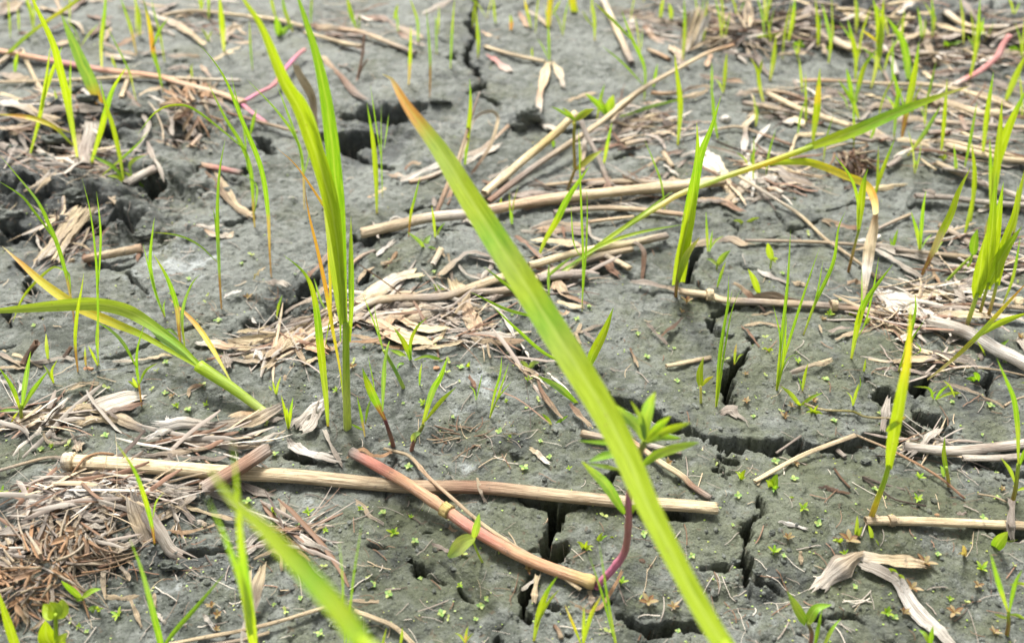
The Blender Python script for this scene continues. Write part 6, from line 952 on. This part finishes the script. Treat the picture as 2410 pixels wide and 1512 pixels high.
CL = [('a', 850, 780, 70, 46), ('a', 1000, 800, 60, 44), ('a', 560, 640, 60, 50), ('a', 620, 720, 70, 46), ('d', 1000, 160, 60, 40), ('d', 1300, 170, 90, 40), ('d', 60, 20, 120, 60), ('e', 330, 1300, 26, 14), ('h', 2150, 820, 40, 24), ('h', 2090, 685, 16, 12), ('h', 470, 920, 16, 12), ('h', 1570, 1285, 26, 20),
      ('i', 630, 735, 20, 18), ('f', 340, 860, 26, 18), ('i', 520, 1010, 30, 24), ('i', 370, 940, 30, 22), ('e', 740, 110, 60, 34), ('e', 690, 150, 40, 24), ('a', 500, 1400, 90, 50), ('a', 900, 1420, 80, 40), ('g', 1180, 970, 50, 30), ('g', 1270, 980, 44, 26), ('h', 1230, 170, 40, 26), ('i', 1290, 240, 40, 24), ('b', 700, 720, 60, 30), ('g', 850, 780, 60, 40), ('a', 400, 1000, 80, 50), ('a', 300, 1130, 70, 40)]
for i, (t, x, y, rx, ry) in enumerate(CL):
    lump('mud_clod', t, (x, y), rx, ry, ry * .7, auto_label(f"{'small' if rx < 45 else 'rough'} {'round' if rx < 1.4 * ry else 'flat'} grey mud clod", G(t, (x, y))), 'clod', 'gray', MUD, 10 + i, .45, 'loose mud clods')
lump('mud_chip', 'i', (1795,610), 18, 12, 8, 'tiny bright orange chip lying above the knotted stalk', 'chip', 'oran', ROOT, 50, .1)
lump('seed_husk', 'e', (603,1072), 22, 16, 10, 'tiny round tan husk, left one beside the spidery grass', 'husk', 'tan', STRAW, 51, .1); lump('seed_husk', 'e', (670,1087), 24, 18, 10, 'tiny round brown-orange husk, right one beside the spidery grass', 'husk', 'salm', STRAW, 52, .1)
lump('seed_husk', 'd', (622,1100), 40, 22, 16, 'brown orange husk by the foot of a red-based blade at left', 'husk', 'salm', STRAW, 53, .2); lump('seed_husk', 'd', (510,335), 20, 20, 20, 'small round husk left of the knotted tan stick', 'husk', 'tan', STRAW, 54, .2)

# small rosettes: reddish and green, and four-leaved sprouts; prototypes then copies
def sprout_mesh(name, n, L, w, cs, tilt, seed):
    r = random.Random(seed); V, F, U, CC = [], [], [], []
    for k in range(n):
        a = 2 * math.pi * k / n + r.uniform(-.3, .3); l = L * r.uniform(.7, 1.15); c = np.array(C[cs[k % len(cs)]]) * r.uniform(.9, 1.1); q = len(V); tl = tilt * r.uniform(.6, 1.4)
        for i in range(6):
            t = i / 5; ww = w * math.sin(math.pi * min(.97, t * .9 + .08)) ** .8; z = .0006 + math.sin(tl) * l * t * (1 - .35 * t)
            for s in (-1, 0, 1):
                V.append(np.array([math.cos(a) * l * t * math.cos(tl) - math.sin(a) * ww / 2 * s, math.sin(a) * l * t * math.cos(tl) + math.cos(a) * ww / 2 * s, z + abs(s) * ww * .15])); U.append(((s + 1) / 2, t)); CC.append(c)
        for i in range(5):
            for j in range(2): b = q + i * 3 + j; F.append((b, b + 1, b + 4, b + 3))
    q = len(V)      # short stalk
    for z in (-.001, .0009):
        for k in range(5): V.append(np.array([math.cos(k * 1.2566) * .00022, math.sin(k * 1.2566) * .00022, z])); U.append((0, 0)); CC.append(np.array(C[cs[0]]))
    for k in range(5): F.append((q + k, q + (k + 1) % 5, q + 5 + (k + 1) % 5, q + 5 + k))
    return V, F, U, CC
PR = {}
def make_proto(kind, args):
    V, F, U, CC = sprout_mesh(kind, *args); o = link_mesh('tiny_sprout' if kind != 'red' else 'red_rosette', V, F, U, CC, LEAF, np.zeros(3), None); PR.setdefault(kind, []).append([o, False]); return o
for s in range(4): make_proto('four', (4, .0021, .0015, ['bg', 'pl'], .35, s))
for s in range(3): make_proto('two', (2, .0026, .0015, ['pl'], .5, 20 + s))
for s in range(3): make_proto('tuft', (6, .0036, .0011, ['yg', 'lg', 'g'], .8, 40 + s))
for s in range(3): make_proto('red', (5, .0042, .0015, ['rp', 'rd', 'rp'], .8, 60 + s))
def put(kind, g, sc, label, cat, group):
    src = random.choice(PR[kind])
    if not src[1]: o = src[0]; src[1] = True
    else: o = src[0].copy(); col.objects.link(o)
    q = on_ground(g); o.location = (q[0], q[1], gh(q[0], q[1]) + .0003); o.rotation_euler = (random.uniform(-.2, .2), random.uniform(-.2, .2), random.uniform(0, 6.28)); o.scale = (sc,) * 3
    setp(o, label, cat, group); return o
REDS = [('i',1175,800,1.7),('i',1705,955,1.5),('i',1610,1130,1.3),('i',740,790,1.1),('i',1920,1300,1.3),('i',2255,430,.8),('i',790,268,.8),('f',450,1335,1.0),('f',770,1345,.9),('f',920,1330,1.1),('f',722,1430,1.0),('f',440,1140,.7),('h',2165,1240,1.5),('h',1320,1000,1.1),('h',2310,240,1.0),('d',1745,580,1.0),
        ('d',2190,430,.8),('e',80,1090,1.0),('f',25,640,1.7),('f',980,750,.8),('g',1500,1270,1.0),('g',1540,1330,1.0),('g',1530,1430,.8),('d',1225,1300,.7),('f',1740,640,.9),('i',1560,1300,1.0),('i',50,1190,1.2),('i',2080,1110,.9),('e',2400,700,.9),('d',850,810,.7),('h',2340,1260,1.0),('f',2370,880,1.2),('i',2200,1440,1.0)]
for t, x, y, s in REDS: put('red', G(t, (x, y)), s * .58, auto_label(f"{'small' if s < 1 else 'larger'} reddish rosette", G(t, (x, y))), 'rosette', 'small reddish rosettes')
FOURS = [('e',650,945),('e',840,1075),('e',760,1045),('e',785,1440),('e',1390,1320),('e',1305,1365),('e',1100,1350),('e',745,1120),('e',1205,710),('e',400,1290),('e',560,460),('e',1315,1190),('e',655,420),('e',1750,650),('e',2090,855),('e',2230,850),('e',2350,945),('e',1665,750),('e',160,945),('e',90,1050),('e',580,1350),('e',440,1350),
  ('h',190,1055),('h',340,1185),('h',1020,1200),('h',950,1350),('h',755,1345),('h',705,1320),('h',490,630),('h',375,740),('h',1115,45),('h',1190,50),('h',1290,285),('h',1405,90),('h',860,905),('h',1110,890),('h',2130,750),('h',2110,1200),('h',300,610),('h',1470,195),('h',520,800),('h',985,1245),('h',1885,1440),('h',560,1050),('h',230,1105),('h',1975,1105),('h',2380,1420),('h',1610,280),
  ('i',1665,360),('i',1655,505),('i',1355,430),('i',2225,295),('i',1435,1300),('i',1495,1330),('i',2000,1220),('i',710,905),('i',350,685),('i',640,880),('i',950,680),('i',1435,485),('i',2110,995),('i',2330,970),('i',1880,1200),('i',1800,890),('i',655,225),('i',240,235),('i',385,480),('i',840,580),('i',780,375),('i',1860,20),('i',2110,45),
  ('f',1110,615),('f',1030,720),('f',585,865),('f',300,1030),('f',580,1140),('f',150,1270),('f',1010,1160),('f',1070,1460),('f',1900,625),('f',1010,410),('f',880,155),('f',700,430),('f',810,1045),('f',500,1430),('f',700,1385),('f',2270,1045),('f',1400,1400),('f',180,600),('f',2360,490),('f',2160,1360),
  ('d',1070,1245),('d',1180,1065),('d',1455,1335),('d',1435,1220),('d',1330,1395),('d',1250,1365),('d',750,1220),('d',1115,1125),('d',600,1335),('d',1165,1265),('d',1540,755),('d',1470,580),('d',2090,430),('d',1710,350),('d',1780,300),('d',1335,465),('d',820,510),('d',2380,1260),('d',800,1300),('d',880,1275),('d',1880,1470),('d',1450,625),('d',2150,510),
  ('g',15,450),('g',290,140),('g',370,130),('g',485,120),('g',510,1370),('g',565,1405),('g',620,1440),('g',1930,1230),('g',2120,1205),('g',2300,735),('g',2260,1450),('g',2030,960),('g',2290,985),('g',1940,185),('g',1750,530),('g',835,1310),('g',2180,620),('g',560,590),('g',125,720),('g',2180,1100),('g',1780,1100)]
for t, x, y in FOURS:
    kd = random.choice(['four', 'four', 'four', 'two', 'tuft'])
    put(kd, G(t, (x, y)), random.uniform(.35, .85), auto_label({'four': 'tiny four-leaved green sprout', 'two': 'tiny two-leaved green sprout', 'tuft': 'tiny pointed-leaf green tuft'}[kd], G(t, (x, y))), 'sprout', 'tiny green sprouts dotted over the mud')
for k in range(30):
    g = (random.uniform(0, 7227), random.uniform(1900, 4500)); kd = random.choice(['four', 'two', 'tuft', 'four'])
    put(kd, g, random.uniform(.4, .75), auto_label({'four': 'minute four-leaved green sprout', 'two': 'minute two-leaved green sprout', 'tuft': 'minute pointed-leaf green tuft'}[kd], g), 'sprout', 'tiny green sprouts dotted over the mud')
for k, ls in PR.items():
    for o, u in ls:
        if not u: bpy.data.objects.remove(o)

# ---------------------------------------------------------------- crumbs, fibres and specks: too many to count
rng = np.random.default_rng(5)
def stuff_mesh(name, V, F, CC, mat, label, cat):
    base = np.zeros(3); U = [(.5, .5)] * len(V); o = link_mesh(name, V, F, U, CC, mat, base, None); o['kind'] = 'stuff'; o['label'] = label; o['category'] = cat
def rand_spot(lo=.14):
    for _ in range(20):
        g = (random.uniform(-300, 7500), 4700 * random.random() ** .8 - 100); p = on_ground_fast(g)
        if random.random() < lo + min(1, float(rough(p[0], p[1]))): return p
    return p
def on_ground_fast(g):
    d = ray(g); p = CAMP + d * (CAM_H / -d[2]); z = float(smooth_h(p[0], p[1])); p = CAMP + d * ((CAM_H - z) / -d[2]); p[2] = gh(p[0], p[1]); return p
V, F, CC = [], [], []
for k in range(5200):
    p = rand_spot(.07); r = random.choice([.0002, .0003, .0004, .0006, .0009]) * random.uniform(.6, 1.1) * (1 if random.random() < .85 else 1.6); q = len(V); cc = np.array([.1, .1, .09]) * random.uniform(.6, 1.5)
    for dz in (-.6, .75):
        a0 = random.uniform(0, 6)
        for j in range(5): V.append(p + r * np.array([math.cos(a0 + j * 1.2566) * random.uniform(.6, 1.2), math.sin(a0 + j * 1.2566) * random.uniform(.6, 1.2), dz * random.uniform(.5, 1)])); CC.append(cc)
    F.append(tuple(q + 5 + j for j in range(5)))
    for j in range(5): F.append((q + j, q + (j + 1) % 5, q + 5 + (j + 1) % 5, q + 5 + j))
stuff_mesh('mud_crumbs', V, F, CC, MUD, 'fine mud crumbs scattered over the cracked ground', 'crumbs')
V, F, CC = [], [], []
cl = ['tan', 'lgray', 'mauve', 'mauve', 'gray', 'gray', 'br', 'br', 'rbr', 'dark']
for k in range(2000):
    p = rand_spot(.03); l = random.uniform(.0015, .010); a = random.gauss(0, 1); w = random.choice([.00005, .00008, .0001, .00016]); cc = np.array(C[random.choice(cl)]); q = len(V); n = 5; b = random.gauss(0, .13); x, y = p[0], p[1]
    for i in range(n + 1):
        z = gh(x, y) + .0003 + random.uniform(0, .0003) + w; s = np.array([-math.sin(a), math.cos(a), 0]) * w
        V += [np.array([x, y, z]) - s, np.array([x, y, z + w * 1.2]), np.array([x, y, z]) + s]; CC += [cc] * 3
        a += b; x += math.cos(a) * l / n; y += math.sin(a) * l / n
    for i in range(n):
        o_ = q + i * 3; F += [(o_, o_ + 1, o_ + 4, o_ + 3), (o_ + 1, o_ + 2, o_ + 5, o_ + 4)]
STRAWF = (V, F, CC); stuff_mesh('straw_fibres', V, F, CC, STRAW, 'hair-thin straw fibres and chaff littering the mud', 'chaff')
V, F, CC, UV_ = [], [], [], []
ZONES = [('e', 500, 700, 560, 160, 170, -.12), ('e', 1500, 420, 300, 160, 60, -.2), ('d', 2000, 900, 300, 120, 100, -.4), ('d', 350, 1450, 420, 70, 70, -.2), ('d', 480, 150, 150, 190, 60, -1.1), ('g', 700, 460, 620, 130, 260, -.1), ('g', 400, 820, 420, 200, 110, -.3),
  ('g', 1500, 110, 420, 60, 50, .05), ('g', 2100, 760, 200, 90, 60, .4), ('a', 300, 850, 380, 160, 110, .2), ('a', 500, 1150, 420, 180, 80, .1), ('a', 1300, 850, 160, 140, 50, .5), ('c', 900, 120, 800, 170, 240, .15), ('c', 1900, 250, 560, 220, 260, .2), ('c', 900, 760, 420, 160, 110, .3), ('c', 2000, 800, 480, 230, 160, .15), ('c', 600, 1250, 360, 160, 80, .3), ('c', 2100, 1100, 360, 140, 70, .2),
  ('b', 2100, 900, 320, 170, 120, -.3), ('b', 1900, 1350, 560, 120, 90, -.1), ('b', 100, 200, 260, 160, 60, .3), ('b', 2200, 150, 260, 150, 80, .3), ('f', 1700, 650, 420, 150, 120, .1), ('f', 2100, 300, 360, 200, 90, .3), ('f', 1500, 750, 220, 90, 50, .5), ('i', 1650, 110, 160, 60, 30, -.2), ('e', 1350, 1150, 140, 160, 30, 1.0), ('a', 1500, 150, 500, 130, 60, .1), ('e', 950, 880, 260, 60, 50, 0), ('f', 1700, 1030, 260, 60, 30, .1)]
for t, cx, cy, rx, ry, n_, ang in ZONES:
    for k in range(int(n_ * (.5 if t in 'eg' else .8))):
        a = random.uniform(0, 6.283); rr_ = random.random() ** .55; g = G(t, (cx + rx * rr_ * math.cos(a), cy + ry * rr_ * math.sin(a)))
        p = on_ground_fast(g); l = random.uniform(.010, .040); w = random.choice([.00008, .00012, .0002, .0003, .0005, .0008]); d = -ang + random.gauss(0, .55); cc = np.array(C[random.choice(['tan', 'tan', 'mauve', 'lgray', 'mauve', 'gray', 'gray', 'rbr', 'br', 'br', 'dark'])]); q = len(V); b = random.gauss(0, .05)
        x, y = p[0] - math.cos(d) * l / 2, p[1] - math.sin(d) * l / 2; zb = p[2] + random.uniform(.0003, .003) * (1 if random.random() < .6 else .4); tilt = random.gauss(0, .14); n = 7; roll = random.gauss(0, .6)
        for i in range(n + 1):
            s = np.array([-math.sin(d) * math.cos(roll), math.cos(d) * math.cos(roll), math.sin(roll)]) * w * (1 if 0 < i < n else .35); z = max(zb + tilt * (i / n - .5) * l + .0006 * math.sin(i * 1.1 + q), gh(x, y) + .0001)
            V += [np.array([x, y, z]) - s, np.array([x, y, z + w * .5]), np.array([x, y, z]) + s]; CC += [cc * random.uniform(.85, 1.1)] * 3
            d += b + random.gauss(0, .03); x += math.cos(d) * l / n; y += math.sin(d) * l / n
        for i in range(n): o_ = q + i * 3; F += [(o_, o_ + 1, o_ + 4, o_ + 3), (o_ + 1, o_ + 2, o_ + 5, o_ + 4)]
stuff_mesh('shredded_straw', V, F, CC, STRAW, 'tangled mat of shredded pale straw among the larger pieces', 'shredded straw')
V, F, CC = [], [], []
for k in range(1500):
    p = rand_spot(); q = len(V); r = random.uniform(.0002, .00048); cc = np.array(C[random.choice(['g', 'sg', 'sg', 'bg', 'ol'])]); a0 = random.uniform(0, 6)
    for j in range(4): V.append(p + r * np.array([math.cos(a0 + j * 1.57), math.sin(a0 + j * 1.57) * random.uniform(.5, 1), .5 + .6 * (j % 2)])); CC.append(cc)
    F.append((q, q + 1, q + 2, q + 3))
stuff_mesh('green_specks', V, F, CC, LEAF, 'minute green germinating specks covering the mud', 'ground cover')
print('objects', len(bpy.data.objects), 'dup labels', sum(1 for v in used_labels.values() if v > 1))

# past 300 dry leaves: the largest stay single things, the rest are one litter
def merge_rest(prefix, keep, name, label, cat, mat):
    L = [o for o in bpy.data.objects if o.name.split('.')[0] == prefix and o.parent is None and o.type == 'MESH']
    def size(o):
        c = np.array([tuple(v.co) for v in o.data.vertices]) + np.array(o.location); d = c - CAMP; z = d @ FW
        u = d[:, 0] / z; w = (d @ UP) / z
        if np.mean((np.abs(u) < .6) & (np.abs(w) < .38)) < .3: return 0
        return (np.ptp(u) + .001) * (np.ptp(w) + .001) + .2 * np.hypot(np.ptp(u), np.ptp(w)) * .02
    L.sort(key=size, reverse=True)
    V, F, U, CC = [], [], [], []
    for o in L[keep:]:
        me = o.data; q = len(V); loc = np.array(o.location)
        V += [np.array(tuple(v.co)) + loc for v in me.vertices]; F += [tuple(i + q for i in f.vertices) for f in me.polygons]
        uv = [(0, 0)] * len(me.vertices)
        for lp in me.loops: uv[lp.vertex_index] = tuple(me.uv_layers[0].data[lp.index].uv)
        U += uv; CC += [np.array(tuple(d.color)[:3]) for d in me.color_attributes['tint'].data]
        bpy.data.objects.remove(o)
    if V:
        o = link_mesh(name, V, F, U, CC, mat, np.zeros(3), None); o['kind'] = 'stuff'; o['label'] = label; o['category'] = cat
    print(prefix, len(L))
merge_rest('dry_leaf', 290, 'dry_leaf_litter', 'small withered leaf scraps scattered through the straw', 'leaf litter', STRAW)
merge_rest('straw_stalk', 290, 'straw_litter', 'small straw scraps', 'straw litter', STRAW)
